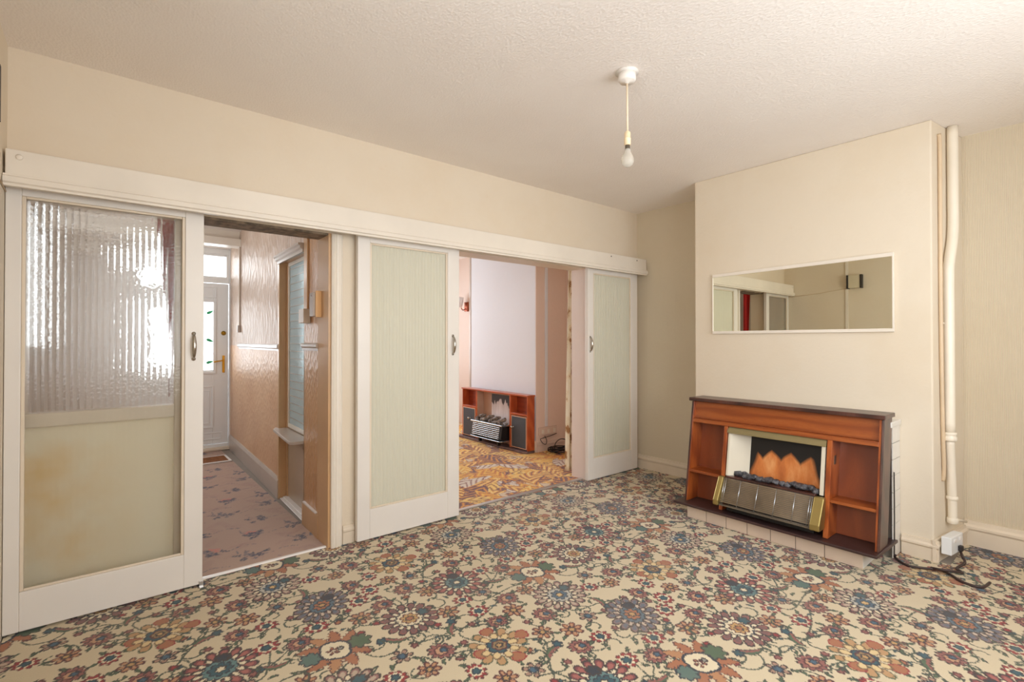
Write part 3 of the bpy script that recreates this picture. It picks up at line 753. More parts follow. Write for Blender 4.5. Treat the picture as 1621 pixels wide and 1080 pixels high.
# borrowed light behind the left door
bl = MB()
bl.box(-.285, -.262, YW + .012, YW + .07, .06, 1.90).box(.284, .318, YW + .004, YW + .07, .06, 1.90).box(-.262, .284, YW + .012, YW + .07, 1.872, 1.90)
bl.box(-.262, .284, YW + .004, YW + .075, .868, .930)
struct(bl, 'trim_borrowed_light', M['paint_skirt'], bevel=.004)
struct(MB().box(-.285, .318, YW + .03, YW + .05, .06, .868), 'trim_borrowed_light_board', M['stained'], org=(.0, YW, 0))

# ------------------------------------------------------------------ sliding doors
DF, DT = 2.96, .036
def reeded(mb, x0, x1, y, z0, z1, thick=.005, period=.0235, amp=.0034):
    n = int((x1 - x0) / period * 8); row0, row1 = [], []
    prof = [(x0 + (x1 - x0) * k / n, y - amp * abs(math.sin(math.pi * (x1 - x0) * k / n / period))) for k in range(n + 1)]
    mb.prism(prof + [(x1, y + thick), (x0, y + thick)], 'z', z0, z1)
def sliding_door(idx, x0, x1, gx0, gx1, gz0, gz1, hx, glass, label):
    d = thing('door_%d' % idx, ((x0 + x1) / 2, DF + DT / 2, .016), label, 'sliding door', kind='structure')
    f = MB()
    f.box(x0, gx0, DF, DF + DT, .016, 1.985).box(gx1, x1, DF, DF + DT, .016, 1.985)
    f.box(gx0, gx1, DF, DF + DT, .016, gz0).box(gx0, gx1, DF, DF + DT, gz1, 1.985)
    f.build('frame', M['paint_door'], d, bevel=.003)
    b = MB(); w = .013
    for p in ((gx0, gx0 + w, gz0, gz1), (gx1 - w, gx1, gz0, gz1)): b.box(p[0], p[1], DF + .004, DF + .014, p[2], p[3])
    for p in ((gx0 + w, gx1 - w, gz0, gz0 + w * .8), (gx0 + w, gx1 - w, gz1 - w * .8, gz1)): b.box(p[0], p[1], DF + .004, DF + .014, p[2], p[3])
    b.build('glazing_bead', M['paint_skirt'], d, bevel=.003)
    g = MB(); reeded(g, gx0 + .002, gx1 - .002, DF + .018, gz0 + .002, gz1 - .002, amp=.0016 if idx == 1 else .0034)
    tag(g.build('glass_pane', glass, d), 'vertically reeded glass')
    h = MB(); n = 15
    pts = [(hx, DF - .001 - .026 * math.sin(math.pi * k / (n - 1)), 1.225 + .062 * math.cos(math.pi * k / (n - 1)) * -1) for k in range(n)]
    h.tube(pts, [.0035 + .0065 * math.sin(math.pi * k / (n - 1)) ** 1.3 for k in range(n)], 12)
    for s_ in (-1, 1): h.lathe([(.009, 0), (.009, .003), (.006, .004)], (hx, DF - .0038, 1.225 + .064 * s_), 16, 'y')
    tag(h.build('handle', M['chrome'], d), 'chrome bow handle')
    return d
sliding_door(1, -.318, .399, -.268, .319, .183, 1.872, .356, M['glass_clear'], 'white sliding door at far left, clear reeded glass above a cream stained lower half')
sliding_door(2, 1.212, 1.957, 1.292, 1.862, .200, 1.868, 1.902, M['glass_green'], 'middle white sliding door with pale green reeded glass, between the two open doorways')
sliding_door(3, 3.317, 4.032, 3.390, 3.934, .203, 1.862, 3.343, M['glass_green'], 'white sliding door with pale green reeded glass in the far corner beside the chimney breast')
# floor guide at the left door
tag(MB().box(.384, .402, DF - .008, DF - .002, .004, .034).box(.384, .402, DF - .020, DF - .002, .004, .007).build('door_guide', M['strip'], bevel=.001), 'small clear metal guide on the carpet at the left sliding door corner', 'door guide')

pel = thing('pelmet', (1.9, 2.95, 1.89), 'long cream pelmet board covering the tops of all three sliding doors', 'pelmet')
MB().box(-.312, 4.082, 2.888, 2.906, 1.908, 2.045).build('front_board', M['paint'], pel, bevel=.004)
MB().prism([(2.888, 1.940), (2.880, 1.940), (2.880, 1.932), (2.872, 1.928), (2.872, 1.906), (2.880, 1.900), (2.880, 1.890), (2.906, 1.890), (2.906, 1.908), (2.888, 1.908)], 'x', -.318, 4.086).build('moulding', M['paint'], pel, bevel=.0015)
MB().box(-.312, 4.082, 2.906, YW - .002, 2.028, 2.045).build('top_board', M['paint'], pel)
MB().box(4.070, 4.082, 2.906, YW - .002, 1.90, 2.028).build('end_cap', M['paint'], pel)
for (sx_, sz_) in ((3.55, 2.02), (3.93, 2.02)): tag(MB().lathe([(.006, 0), (.006, -.0015), (.004, -.002)], (sx_, 2.888, sz_), 12, 'y').build('screw', M['boxdark'], pel), 'dark screw head')
tag(MB().lathe([(.012, 0), (.012, -.002), (.008, -.004)], (-.27, 2.888, 2.015), 14, 'y').build('screw', M['paint'], pel), 'painted-over screw head')
trk = thing('door_track', (1.9, 2.98, 1.995), 'steel sliding-door track and hangers hidden behind the long pelmet', 'door track')
MB().box(-.318, 4.06, 2.966, 2.990, 2.000, 2.024).build('rail', M['tin'], trk)
for xx in (-.30, .33, 1.28, 1.89, 3.38, 3.97): MB().box(xx - .012, xx + .012, 2.972, 2.984, 1.9855, 2.000).build('hanger', M['tin'], trk)

# thresholds
tag(MB().prism([(3.034, .004), (3.040, .011), (3.056, .011), (3.062, .004)], 'x', .37, 1.05).build('threshold_strip', M['paint_bright']), 'bright metal carpet strip across the hall doorway floor', 'threshold strip')
tag(MB().prism([(3.055, .0045), (3.062, .010), (3.092, .010), (3.099, .0045)], 'x', 1.972, 3.356).build('threshold_strip', M['strip']), 'grey carpet strip across the front room doorway floor', 'threshold strip')

# ------------------------------------------------------------------ pendant lamp
LX, LY = 1.90, 1.45
lp = thing('pendant_lamp', (LX, LY, CZ), 'bare bulb on a cream flex hanging from a white ceiling rose', 'pendant lamp')
MB().lathe([(.030, -.001), (.052, -.002), (.054, -.006)], (LX, LY, CZ), 32).build('backing_plate', M['rose'], lp)
MB().lathe([(.040, -.010), (.041, -.040), (.036, -.048), (.012, -.050), (.007, -.056)], (LX, LY, CZ), 32).build('ceiling_rose', M['rose'], lp)
MB().tube([(LX, LY, CZ - .052), (LX + .001, LY, CZ - .16), (LX + .002, LY, CZ - .285)], .0042, 10).build('flex', M['flex'], lp)
bx_, by_, bz_ = LX + .002, LY, CZ - .285
MB().lathe([(.006, .006), (.012, .0), (.0145, -.004), (.0145, -.028), (.016, -.029), (.016, -.033), (.0155, -.034), (.0155, -.060), (.012, -.062)], (bx_, by_, bz_), 24).build('bulb_holder', M['bakelite'], lp)
bl = MB().lathe([(.0105, .0), (.0115, -.004), (.0115, -.018), (.0125, -.022)], (bx_, by_, bz_ - .060), 20).build('bulb_cap', M['tin'], lp)
MB().lathe([(.0125, 0), (.0135, -.006), (.019, -.022), (.0265, -.036), (.0300, -.050), (.0285, -.064), (.021, -.077), (.010, -.0835), (.001, -.085)], (bx_, by_, bz_ - .080), 28).build('bulb', M['bulb'], lp)

# ------------------------------------------------------------------ mirror over the fire
mi = thing('wall_mirror', (XB - .012, 1.40, 1.307), 'wide rectangular mirror in a thin white frame on the chimney breast', 'mirror')
xf = lambda x, y, z: (x, y, z)
def MIR(x, y, z):          # hung slightly out of level
    k = (1.969 - y) / 1.14
    return (x, y, z + (z - 1.307) / .46 * (.020 * k) )
m_ = MB(MIR); x0, x1 = XB - .020, XB - .002
m_.box(x0, x1, .829, 1.968, 1.307, 1.327).box(x0, x1, .829, 1.968, 1.740, 1.763).box(x0, x1, .829, .838, 1.327, 1.740).box(x0, x1, 1.964, 1.968, 1.327, 1.740)
m_.build('frame', M['paint'], mi, bevel=.002)
MB(MIR).box(XB - .014, XB - .008, .838, 1.964, 1.327, 1.740).build('mirror_glass', M['mirror'], mi)

# ------------------------------------------------------------------ fireplace
hx0 = 3.21
he = thing('tiled_hearth', (3.35, 1.40, 0), 'low beige tiled hearth plinth under the brown fire surround', 'hearth')
MB().box(hx0 + .006, 3.49, .884, 1.926, .0045, .0855).build('core', M['grout'], he)
ty = [1.935 - (1.935 - .876) * k / 8 for k in range(9)]
tw = [1.935, 1.79, 1.65, 1.51, 1.365, 1.22, 1.065, .876]
fb = MB()
for a, b in zip(tw[:-1], tw[1:]): fb.box(hx0, hx0 + .006, b + .0015, a - .0015, .0045, .090)
fb.build('front_tiles', M['tile'], he, bevel=.002)
MB().box(hx0 + .004, 3.495, .876, .884, .0045, .088).build('end_tile', M['tile_white'], he, bevel=.003)
of = thing('old_tiled_fireplace', (3.60, 1.40, 0), 'old white tiled fireplace standing behind the brown wooden surround', 'fireplace')
o_ = MB(); o_.box(3.53, XB - .002, .815, 1.96, .0045, .755); o_.build('body', M['grout2'], of)
o_ = MB()
for k in range(8):
    for a, b in ((3.50, 3.573), (3.5745, XB - .002)): o_.box(a, b, .808, .815, .006 + k * .094, .006 + k * .094 + .091)
o_.build('side_tiles', M['tile_white'], of, bevel=.0015)
tag(MB().tube(sm([(3.50, .803, .50), (3.503, .803, .3), (3.50, .803, .12), (3.495, .803, .02)]), .0028, 6).build('thin_lead', M['cable_black'], of), 'thin dark lead')
MB().box(3.45, XB - .002, .80, 1.97, .756, .79).build('top_ledge', M['tile_white'], of, bevel=.006)

LEAN = lambda x, y, z: (3.215 + .15 * (z - .11) + x, y, z)
D = .150
su = thing('fire_surround', (3.30, 1.38, .09), 'brown teak fire surround with open side shelves below the mirror', 'fire surround')
def L(name, mat, boxes, bevel=.002):
    q = MB(LEAN)
    for b_ in boxes: q.box(*b_)
    return q.build(name, mat, su, bevel=bevel)
b_ = MB(); b_.prism([(3.160, .800), (3.160, 2.015), (3.52, 2.004), (3.52, .79)], 'z', .0955, .113)
b_.build('base_board', M['hearth'], su, bevel=.005)
L('back_panel', M['teak_dark'], [(D - .012, D, .822, 1.06, .115, .81)]); L('back_panel', M['teak_dark'], [(D - .012, D, 1.70, 1.944, .115, .81)])
L('frieze_panel', M['teak'], [(.028, .040, .822, 1.944, .695, .815)])
L('top_rail', M['teak'], [(0, .045, .826, 1.94, .668, .695)])
L('divider', M['teak_v'], [(.0, D - .012, 1.680, 1.704, .115, .668)]); L('divider', M['teak_v'], [(0.0, D - .012, 1.050, 1.076, .115, .668)])
L('shelf', M['teak'], [(.006, D - .012, 1.704, 1.94, .318, .336)]); L('shelf', M['teak'], [(.006, D - .012, .826, 1.050, .316, .333)])
L('side_board', M['teak_v'], [(.004, D, 1.940, 1.954, .115, .815)]); L('side_board', M['teak_v'], [(.002, D + .012, .812, .826, .115, .815)])
L('side_edging', M['mahogany'], [(0, .004, 1.946, 1.957, .115, .815)], .001)
L('side_edging', M['mahogany'], [(-.002, .012, .808, .815, .115, .815), (.012, D + .012, .806, .812, .115, .815)], .001)
mt = MB(); mt.box(3.305, 3.50, .796, 1.974, .818, .842); mt.build('mantel_top', M['mahogany'], su, bevel=.004)
tag(MB(LEAN).box(.045, .075, 1.0765 - .028, 1.0505, .525, .575).build('catch_plate', M['tin'], su), 'small metal catch plate')

# gas fire in the middle bay
gf = thing('gas_fire', (3.28, 1.38, .115), 'gas fire with flame picture, coals and wire grille in the brown surround', 'gas fire')
def G(name, mat, q, bevel=.002): return q.build(name, mat, gf, bevel=bevel)
G('canopy', M['olive'], MB(LEAN).prism([(.012, .668), (-.012, .640), (-.012, .628), (.05, .618), (.06, .668)], 'y', 1.080, 1.676))
G('side_cheek', M['creamenamel'], MB(LEAN).prism([(.004, 1.674), (.004, 1.660), (.11, 1.556), (.11, 1.674)], 'z', .345, .626))
G('side_cheek', M['creamenamel'], MB(LEAN).prism([(.004, 1.084), (.004, 1.105), (.11, 1.127), (.11, 1.084)], 'z', .345, .626))
fp = MB(LEAN).box(.104, .110, 1.10, 1.575, .20, .65)
fp.build('flame_panel', M['flame'], gf, org=(3.33, 1.345, .345))
G('base_tray', M['black'], MB(LEAN).box(.02, .104, 1.13, 1.66, .116, .14).box(.05, .104, 1.13, 1.66, .14, .20))
# heater box: leaning out at its foot
gt, gb_ = (-.020, .336), (-.065, .178)      # (depth, height) of the grille's top and bottom edge
G('heater_body', M['black'], MB(LEAN).prism([(gt[0] + .012, gt[1] - .008), (gb_[0] + .016, gb_[1] + .008), (.05, gb_[1] + .006), (.10, .20), (.10, .335)], 'y', 1.115, 1.672))
G('reflector', M['reflect'], MB(LEAN).prism([(gt[0] + .008, gt[1] - .004), (gb_[0] + .012, gb_[1] + .004), (gb_[0] + .016, gb_[1] + .006), (gt[0] + .012, gt[1] - .006)], 'y', 1.118, 1.670))
gr = MB(LEAN)
for k in range(17):
    t_ = k / 16; x_, z_ = gt[0] + (gb_[0] - gt[0]) * t_, gt[1] + (gb_[1] - gt[1]) * t_
    gr.tube([(x_ - .004, 1.116, z_), (x_ - .004, 1.672, z_)], .0016, 6)
G('grille', M['lip'], gr, 0)
for yk in (1.128, 1.140, 1.222, 1.330, 1.440, 1.552, 1.648, 1.660):
    G('grille_bar', M['silver'], MB(LEAN).tube([(gt[0] - .009, yk, gt[1] + .002), (gb_[0] - .009, yk, gb_[1] - .002)], .0019, 8), 0)
G('heater_lip', M['lip'], MB(LEAN).box(gb_[0] - .008, gb_[0] + .02, 1.115, 1.672, gb_[1] - .012, gb_[1] - .003))
for y0_, y1_ in ((1.668, 1.704), (1.066, 1.120)):
    G('end_cap', M['oldgold'], MB(LEAN).prism([(gt[0] - .014, gt[1] + .006), (gb_[0] - .026, gb_[1] + .022), (gb_[0] - .022, gb_[1] - .012), (-.003, gb_[1] - .012), (-.003, gt[1] + .006)], 'y', y0_, y1_), .006)
cb = MB(LEAN)
cb.box(-.012, .10, 1.122, 1.665, .336, .346)
G('coal_tray', M['mahogany'], cb)
cl = MB(LEAN)
rg = random.Random(5)
for k in range(15):
    y_ = 1.60 - k * .0335
    cl.lump((.040 + rg.uniform(-.014, .014), y_, .358 + rg.uniform(-.004, .006)), rg.uniform(.021, .027), k, 2, (1.1, 1.15, .75))
G('coal_bed', M['coal'], cl, 0)

# cables, socket and pipes at the right of the breast
SY = lambda x: .655 - .137 * (x - XB)
sk = thing('socket_box', (3.72, .58, .05), 'white double socket box on the skirting beside the chimney breast', 'socket')
so = MB(lambda x, y, z: (XB + x, SY(XB + x) - y, z))
so.box(.005, .175, .029, .074, .052, .150); so.build('box', M['upvc'], sk, bevel=.004)
for x_ in (.05, .125):
    MB(lambda x, y, z: (XB + x, SY(XB + x) - y, z)).box(x_ - .012, x_ + .012, .0742, .079, .118, .136).build('rocker', M['paint_bright'], sk, bevel=.002)
pg = MB(lambda x, y, z: (XB + x, SY(XB + x) - y, z)); pg.box(.095, .122, .0742, .094, .060, .092); 
tag(pg.build('plug', M['boxdark'], sk, bevel=.005), 'dark plug')
tag(MB().tube(sm([(3.505, .800, .03), (3.50, .798, .013), (3.44, .735, .011), (3.46, .67, .012), (3.50, .60, .014), (3.47, .55, .012), (3.42, .50, .011), (3.42, .43, .011), (3.52, .41, .011)]), .0065, 8).build('fire_cable', M['cable']),
    'brown flex running from behind the fire surround across the carpet corner', 'cable')
tag(MB().tube(sm([(3.76, .558, .059), (3.76, .55, .03), (3.72, .535, .012), (3.60, .55, .0115), (3.555, .52, .0115), (3.50, .545, .026), (3.47, .60, .026), (3.50, .64, .012)]), .0065, 8).build('plug_cable', M['cable']),
    'short brown flex dropping from the socket plug to the carpet', 'cable')
pp = thing('vertical_pipe', (3.78, .60, .14), 'thick white painted pipe with couplings down the chimney breast side', 'pipe')
PXY = lambda x, off: (x, SY(x) - off)
def pq(x, z, off=.031): a = PXY(x, off); return (a[0], a[1], z)
MB().tube(sm([pq(3.86, 2.515), pq(3.86, 2.1), pq(3.86, 1.95), pq(3.845, 1.84), pq(3.80, 1.72), pq(3.785, 1.62), pq(3.785, 1.2), pq(3.785, .72)], 6), .026, 18).build('pipe', M['pipe'], pp)
MB().lathe([(.031, 0), (.034, .006), (.034, .022), (.030, .026), (.030, .034), (.033, .038), (.033, .046), (.028, .05)], pq(3.785, .675), 20).build('coupling', M['pipe'], pp)
MB().tube(sm([pq(3.786, .675), pq(3.80, .5), pq(3.815, .35), pq(3.82, .20)], 6), .022, 16).build('lower_pipe', M['pipe'], pp)
MB().lathe([(.026, 0), (.028, .004), (.028, .016), (.024, .02)], pq(3.817, .33), 20).build('collar', M['pipe'], pp)
MB().lathe([(.020, 0), (.027, .006), (.027, .03), (.024, .034)], pq(3.82, .19), 20).build('end_fitting', M['pipe'], pp)
MB().tube([pq(3.83, .21), pq(3.90, .195, .036), pq(3.96, .18, .05)], .008, 10).build('spur', M['pipe'], pp)
MB().box(3.765, 3.805, SY(3.785) - .03, SY(3.785) + .0, 1.352, 1.36).build('clip', M['pipe'], pp)
pc = thing('narrow_pipe', (3.74, .63, .5), 'narrow beige pipe in the shadow behind the thick white pipe', 'pipe')
MB().tube(sm([pq(3.735, 2.44, .004), pq(3.735, 2.40, .011), pq(3.735, 1.9, .011), pq(3.735, 1.4, .011), pq(3.75, .8, .011), pq(3.765, .52, .011), pq(3.77, .44, .004)], 5), .010, 12).build('pipe', M['pipe_beige'], pc)

# ------------------------------------------------------------------ hall things
fd = thing('door_4', (.72, 6.62, 0), 'white plastic front door with decorated glass at the end of the hall', 'front door', kind='structure')
q = MB()
for a, b, z0, z1 in ((1.145, 1.203, .03, 2.325), (.28, .338, .03, 2.325), (.338, 1.145, 2.262, 2.325), (.338, 1.145, 1.925, 1.975), (.338, 1.145, .03, .062)): q.box(a, b, 6.60, 6.66, z0, z1)
q.build('frame', M['upvc'], fd, bevel=.004)
q = MB(); gx0, gx1, gz0, gz1 = .50, .985, .92, 1.70
for a, b, z0, z1 in ((.342, gx0, .066, 1.92), (gx1, 1.141, .066, 1.92), (gx0, gx1, .066, gz0), (gx0, gx1, gz1, 1.92)): q.box(a, b, 6.615, 6.655, z0, z1)
lf = q.build('leaf', M['upvc'], fd, bevel=.003)
def ring(q, a, b, z0, z1, w, y, t_):
    q.box(a, b, y - t_, y, z0, z0 + w).box(a, b, y - t_, y, z1 - w, z1).box(a, a + w, y - t_, y, z0 + w, z1 - w).box(b - w, b, y - t_, y, z0 + w, z1 - w)
q = MB(); ring(q, gx0 - .045, gx1 + .03, gz0 - .045, gz1 + .03, .028, 6.615, .014); ring(q, .47, 1.02, 1.75, 1.88, .012, 6.615, .006)
ring(q, .42, .995, .25, .74, .02, 6.615, .010); ring(q, .46, .955, .30, .69, .014, 6.615, .006); ring(q, .38, 1.08, .115, .2, .014, 6.615, .006)
q.build('moulding', M['upvc'], lf, bevel=.004)
tag(MB().box(gx0, gx1, 6.630, 6.640, gz0, gz1).build('glass_pane', M['glass_pane'], fd), 'decorated door pane')
tag(MB().box(.338, 1.145, 6.630, 6.640, 1.975, 2.262).build('fanlight_pane', M['glass_pane'], fd), 'plain pane over the door')
q = MB()
for a, b, z0, z1 in ((.338, .37, 1.975, 2.262), (1.115, 1.145, 1.975, 2.262), (.37, 1.115, 1.975, 2.0), (.37, 1.115, 2.236, 2.262)): q.box(a, b, 6.606, 6.63, z0, z1)
q.build('fanlight_bead', M['upvc'], fd, bevel=.003)
lv = plain('leaf_green', lin(44, 170, 110), .4); pk = plain('flower_pink', lin(226, 90, 120), .4)
q = MB()
for (lx, lz, a) in ((.955, 1.585, .5), (.955, 1.26, -.4), (.955, 1.01, .3), (.62, 1.55, 2.6), (.62, 1.2, 3.3), (.75, 1.62, 1.2), (.58, 1.0, 2.9)):
    pr_ = []
    for k in range(16):
        t_ = 2 * math.pi * k / 16; u = .036 * math.cos(t_); w = .015 * math.sin(t_) * (1 - .4 * math.cos(t_))
        pr_.append((lx + u * math.cos(a) - w * math.sin(a), lz + u * math.sin(a) + w * math.cos(a)))
    q.prism(pr_, 'y', 6.6265, 6.6295)
q.build('leaf_motif', lv, fd)
q = MB()
for (lx, lz) in ((.95, 1.11), (.74, 1.32), (.62, 1.36)):
    for k in range(5):
        t_ = 2 * math.pi * k / 5; c_ = (lx + .02 * math.cos(t_), 6.628, lz + .02 * math.sin(t_))
        q.tube([(c_[0] + .015 * math.cos(j * .7), 6.628, c_[2] + .015 * math.sin(j * .7)) for j in range(10)], .0018, 6)
q.build('flower_motif', pk, fd)
hd = MB(); hd.box(1.078, 1.104, 6.607, 6.615, .885, 1.085).build('handle_plate', M['brass'], fd, bevel=.003)
tag(MB().tube(sm([(1.091, 6.607, 1.025), (1.091, 6.575, 1.025), (1.07, 6.568, 1.026), (.985, 6.568, 1.012)]), .008, 10).build('handle', M['brass'], fd), 'brass lever handle')
MB().lathe([(.026, 0), (.026, -.006), (.012, -.010), (.012, -.012)], (1.091, 6.615, 1.345), 20, 'y').build('lock', M['brass'], fd)
struct(MB().box(.28, 1.19, 6.50, 6.60, .0045, .03), 'trim_door_sill', M['paint_skirt'], bevel=.004)

dm = thing('door_mat', (.75, 6.0, .006), 'brown coir mat in a pale rim by the front door', 'mat')
MB().box(.33, 1.02, 5.86, 6.14, .006, .016).build('coir', M['coir'], dm)
q = MB(); q.box(.31, 1.045, 5.835, 5.86, .006, .016).box(.31, 1.045, 6.14, 6.165, .006, .016).box(1.02, 1.045, 5.86, 6.14, .006, .016).box(.31, .33, 5.86, 6.14, .006, .016)
q.build('rim', M['paint_bright'], dm, bevel=.002)

sh = thing('wall_shelf', (1.10, 3.93, .55), 'small grey gloss shelf with clipped corners under the hall recess glass', 'shelf')
MB(HX).prism([(.050, RC0 + .004), (-.06, RC0 + .004), (-.085, RC0 + .03), (-.085, RC0 + .09), (-.055, 4.20), (-.03, 4.262), (-.014, 4.262), (-.014, RC1 - .004), (.050, RC1 - .004)], 'z', .540, .562).build('top', M['paint_grey'], sh, bevel=.004)
MB(HX).box(.0, .05, RC0 + .02, RC1 - .04, .50, .54).build('bracket', M['paint_panel'], sh)

sw = thing('light_switch', (1.05, 3.45, 1.42), 'beige surface light switch with rocker on the tan hall wall', 'light switch')
MB(HX).box(-.048, -.002, 3.40, 3.515, 1.372, 1.466).build('box', M['switch'], sw, bevel=.003)
MB(HX).box(-.040, -.010, 3.515, 3.521, 1.392, 1.446).build('plate', M['paint_bright'], sw, bevel=.002)
MB(HX).box(-.032, -.018, 3.521, 3.527, 1.404, 1.434).build('rocker', M['switch'], sw, bevel=.002)
tag(MB(HX).box(-.014, -.001, 3.445, 3.52, 1.468, 2.35).build('conduit', M['paint_hall'], bevel=.003), 'slim painted conduit running up from the hall light switch', 'conduit')
mb_ = thing('chime_box', (1.0, 3.2, 1.48), 'grey box with tan side hanging on the hall wall near the doorway', 'wall box')
MB(HX).box(-.058, -.002, 3.155, 3.232, 1.405, 1.555).build('cover', M['meter'], mb_, bevel=.004)
MB(HX).box(-.045, -.002, 3.143, 3.155, 1.400, 1.565).build('side', M['tanbox'], mb_, bevel=.002)
MB(HX).lathe([(.004, 0), (.004, -.002)], (-.0585, 3.19, 1.535), 10, 'x').build('screw', M['tin'], mb_)
pcd = thing('cable_cover', (1.13, 5.96, 1.39), 'thin grey cable drop with a small end block near the front door', 'cable cover')
MB(HX).box(-.018, -.002, 5.945, 5.985, 1.42, 2.26).build('drop', M['switch'], pcd, bevel=.003)
MB(HX).box(-.030, -.002, 5.935, 5.995, 1.345, 1.42).build('end_block', M['meter'], pcd, bevel=.004)

# red curtain gathered on the hall side of the partition
def curtain(mb, pts_top, pts_bot, z1, z0, folds, amp, rows=14, wig=None):
    P = []
    for i in range(rows + 1):
        t_ = i / rows; row = []
        for j in range(folds * 8 + 1):
            s_ = j / (folds * 8)
            a = Vector((*pts_top[0], 0)).lerp(Vector((*pts_top[1], 0)), s_); b = Vector((*pts_bot[0], 0)).lerp(Vector((*pts_bot[1], 0)), s_)
            k = wig(t_) if wig else t_
            p = a.lerp(b, k); p = p + Vector((0, 1, 0)) * amp * math.sin(s_ * folds * 2 * math.pi) if abs(pts_top[0][0] - pts_top[1][0]) > .02 else p + Vector((1, 0, 0)) * amp * math.sin(s_ * folds * 2 * math.pi)
            row.append((p.x, p.y, z1 + (z0 - z1) * t_))
        P.append(row)
    return mb.grid(P)
cu = MB(); curtain(cu, ((.225, 3.27), (.375, 3.27)), ((.30, 3.27), (.37, 3.27)), 1.92, .95, 5, .022, wig=lambda t_: min(1, t_ * 1.25) ** .8)
tag(cu.build('red_curtain', M['red'], solid=.003), 'red curtain gathered behind the left sliding door, on the hall side', 'curtain')

# ------------------------------------------------------------------ front room things
fu = thing('fire_unit', (3.69, 4.77, 0), 'orange teak fireplace unit with dark vinyl doors in the front room', 'fireplace unit')
ux, uy0, uy1, uz = 3.63, 4.125, 5.415, .632
def U(name, mat, boxes, bevel=.002):
    q = MB()
    for b_ in boxes: q.box(*b_)
    return q.build(name, mat, fu, bevel=bevel)
xb = FB - .028
U('top', M['teak2'], [(ux - .012, xb, uy0 - .012, uy1 + .005, uz, uz + .018)])
U('side', M['teak2'], [(ux, xb, uy0, uy0 + .016, .031, uz)]); U('side', M['teak2'], [(ux, xb, uy1 - .016, uy1, .031, uz)])
U('divider', M['teak2'], [(ux, xb, 4.420, 4.446, .031, uz)]); U('divider', M['teak2'], [(ux, xb, 5.088, 5.116, .031, uz)])
U('back', M['teak2_dark'], [(xb - .006, xb, uy0 + .016, 4.42, .031, uz)]); U('back', M['teak2_dark'], [(xb - .006, xb, 5.116, uy1 - .016, .031, uz)])
U('shelf', M['teak2'], [(ux, xb - .006, uy0 + .016, 4.42, .412, .434)]); U('shelf', M['teak2'], [(ux, xb - .006, 5.116, uy1 - .016, .405, .428)])
for y0_, y1_, ky in ((4.147, 4.408, 4.372), (5.128, 5.397, 5.235)):
    d_ = U('door', M['vinyl'], [(ux - .004, ux + .012, y0_ + .008, y1_ - .008, .052, .395)], .004)
    e_ = MB(); 
    for b_ in ((ux - .002, ux + .012, y0_, y0_ + .008, .044, .403), (ux - .002, ux + .012, y1_ - .008, y1_, .044, .403), (ux - .002, ux + .012, y0_ + .008, y1_ - .008, .395, .403), (ux - .002, ux + .012, y0_ + .008, y1_ - .008, .044, .052)): e_.box(*b_)
    e_.build('door_edge', M['edge'], d_)
    MB().lathe([(.010, 0), (.010, -.004), (.004, -.006), (.004, -.018), (.014, -.020), (.015, -.030), (.008, -.034)], (ux - .004, ky, .272), 16, 'x').build('knob', M['chrome'], d_)
U('bay_side', M['bark'], [(ux + .004, xb - .002, 5.080, 5.088, .031, uz)])
U('bay_back', M['bark'], [(xb - .004, xb, 4.446, 5.08, .031, uz)])
fp2 = MB().box(xb - .012, xb - .004, 4.46, 4.90, .18, .60); fp2.build('flame_panel', M['flame2'], fu)
eh = thing('electric_heater', (3.60, 4.76, .03), 'silver electric heater with log effect inside the orange front room unit', 'heater')
q = MB(); q.prism([(3.545, .262), (3.522, .122), (3.56, .10), (3.70, .10), (3.70, .262)], 'y', 4.470, 5.04); q.build('body', M['black'], eh, bevel=.003)
q = MB()
for k in range(7):
    t_ = k / 6; x_, z_ = 3.538 - .020 * t_, .252 - .125 * t_; q.box(x_ - .010, x_, 4.50, 5.03, z_ - .007, z_ + .003)
q.build('louvre', M['silver'], eh, bevel=.002)
MB().box(3.515, 3.70, 4.448, 5.065, .268, .286).build('top_plate', M['silver'], eh, bevel=.004)
MB().prism([(3.500, 5.05), (3.500, 4.47), (3.53, 4.452), (3.66, 4.452), (3.66, 5.05)], 'z', .092, .102).build('bottom_plate', M['silver'], eh, bevel=.003)
for y_ in (4.58, 4.95): MB().box(3.56, 3.60, y_ - .01, y_ + .01, .0305, .092).build('foot', M['black'], eh)
q = MB(); rg = random.Random(9)
for k in range(12):
    y_ = 5.01 - k * .047; a_ = rg.uniform(-1, 1); x_ = 3.60 + rg.uniform(-.03, .04); z_ = .302 + (k % 3) * .018; l_ = rg.uniform(.05, .09)
    q.tube([(x_ - l_ * .5 * math.cos(a_), y_ - l_ * .5 * math.sin(a_), z_ - .004), (x_, y_ + .004, z_ + .006), (x_ + l_ * .5 * math.cos(a_), y_ + l_ * .5 * math.sin(a_), z_ + .012)], [.018, .022, .014], 9)
    q.lump((3.58 + rg.uniform(-.02, .06), y_ - .02, .296), rg.uniform(.018, .026), 40 + k, 2, (1, 1.1, .7))
q.build('log_bed', M['logs'], eh)
tag(MB().prism([(3.585, 4.17), (3.585, 5.46), (FB - .028, 5.46), (FB - .028, 4.12), (3.62, 4.12)], 'z', .0045, .030).build('hearth_board', M['hearth2'], bevel=.004), 'grey-brown hearth board beneath the orange front room unit', 'hearth')

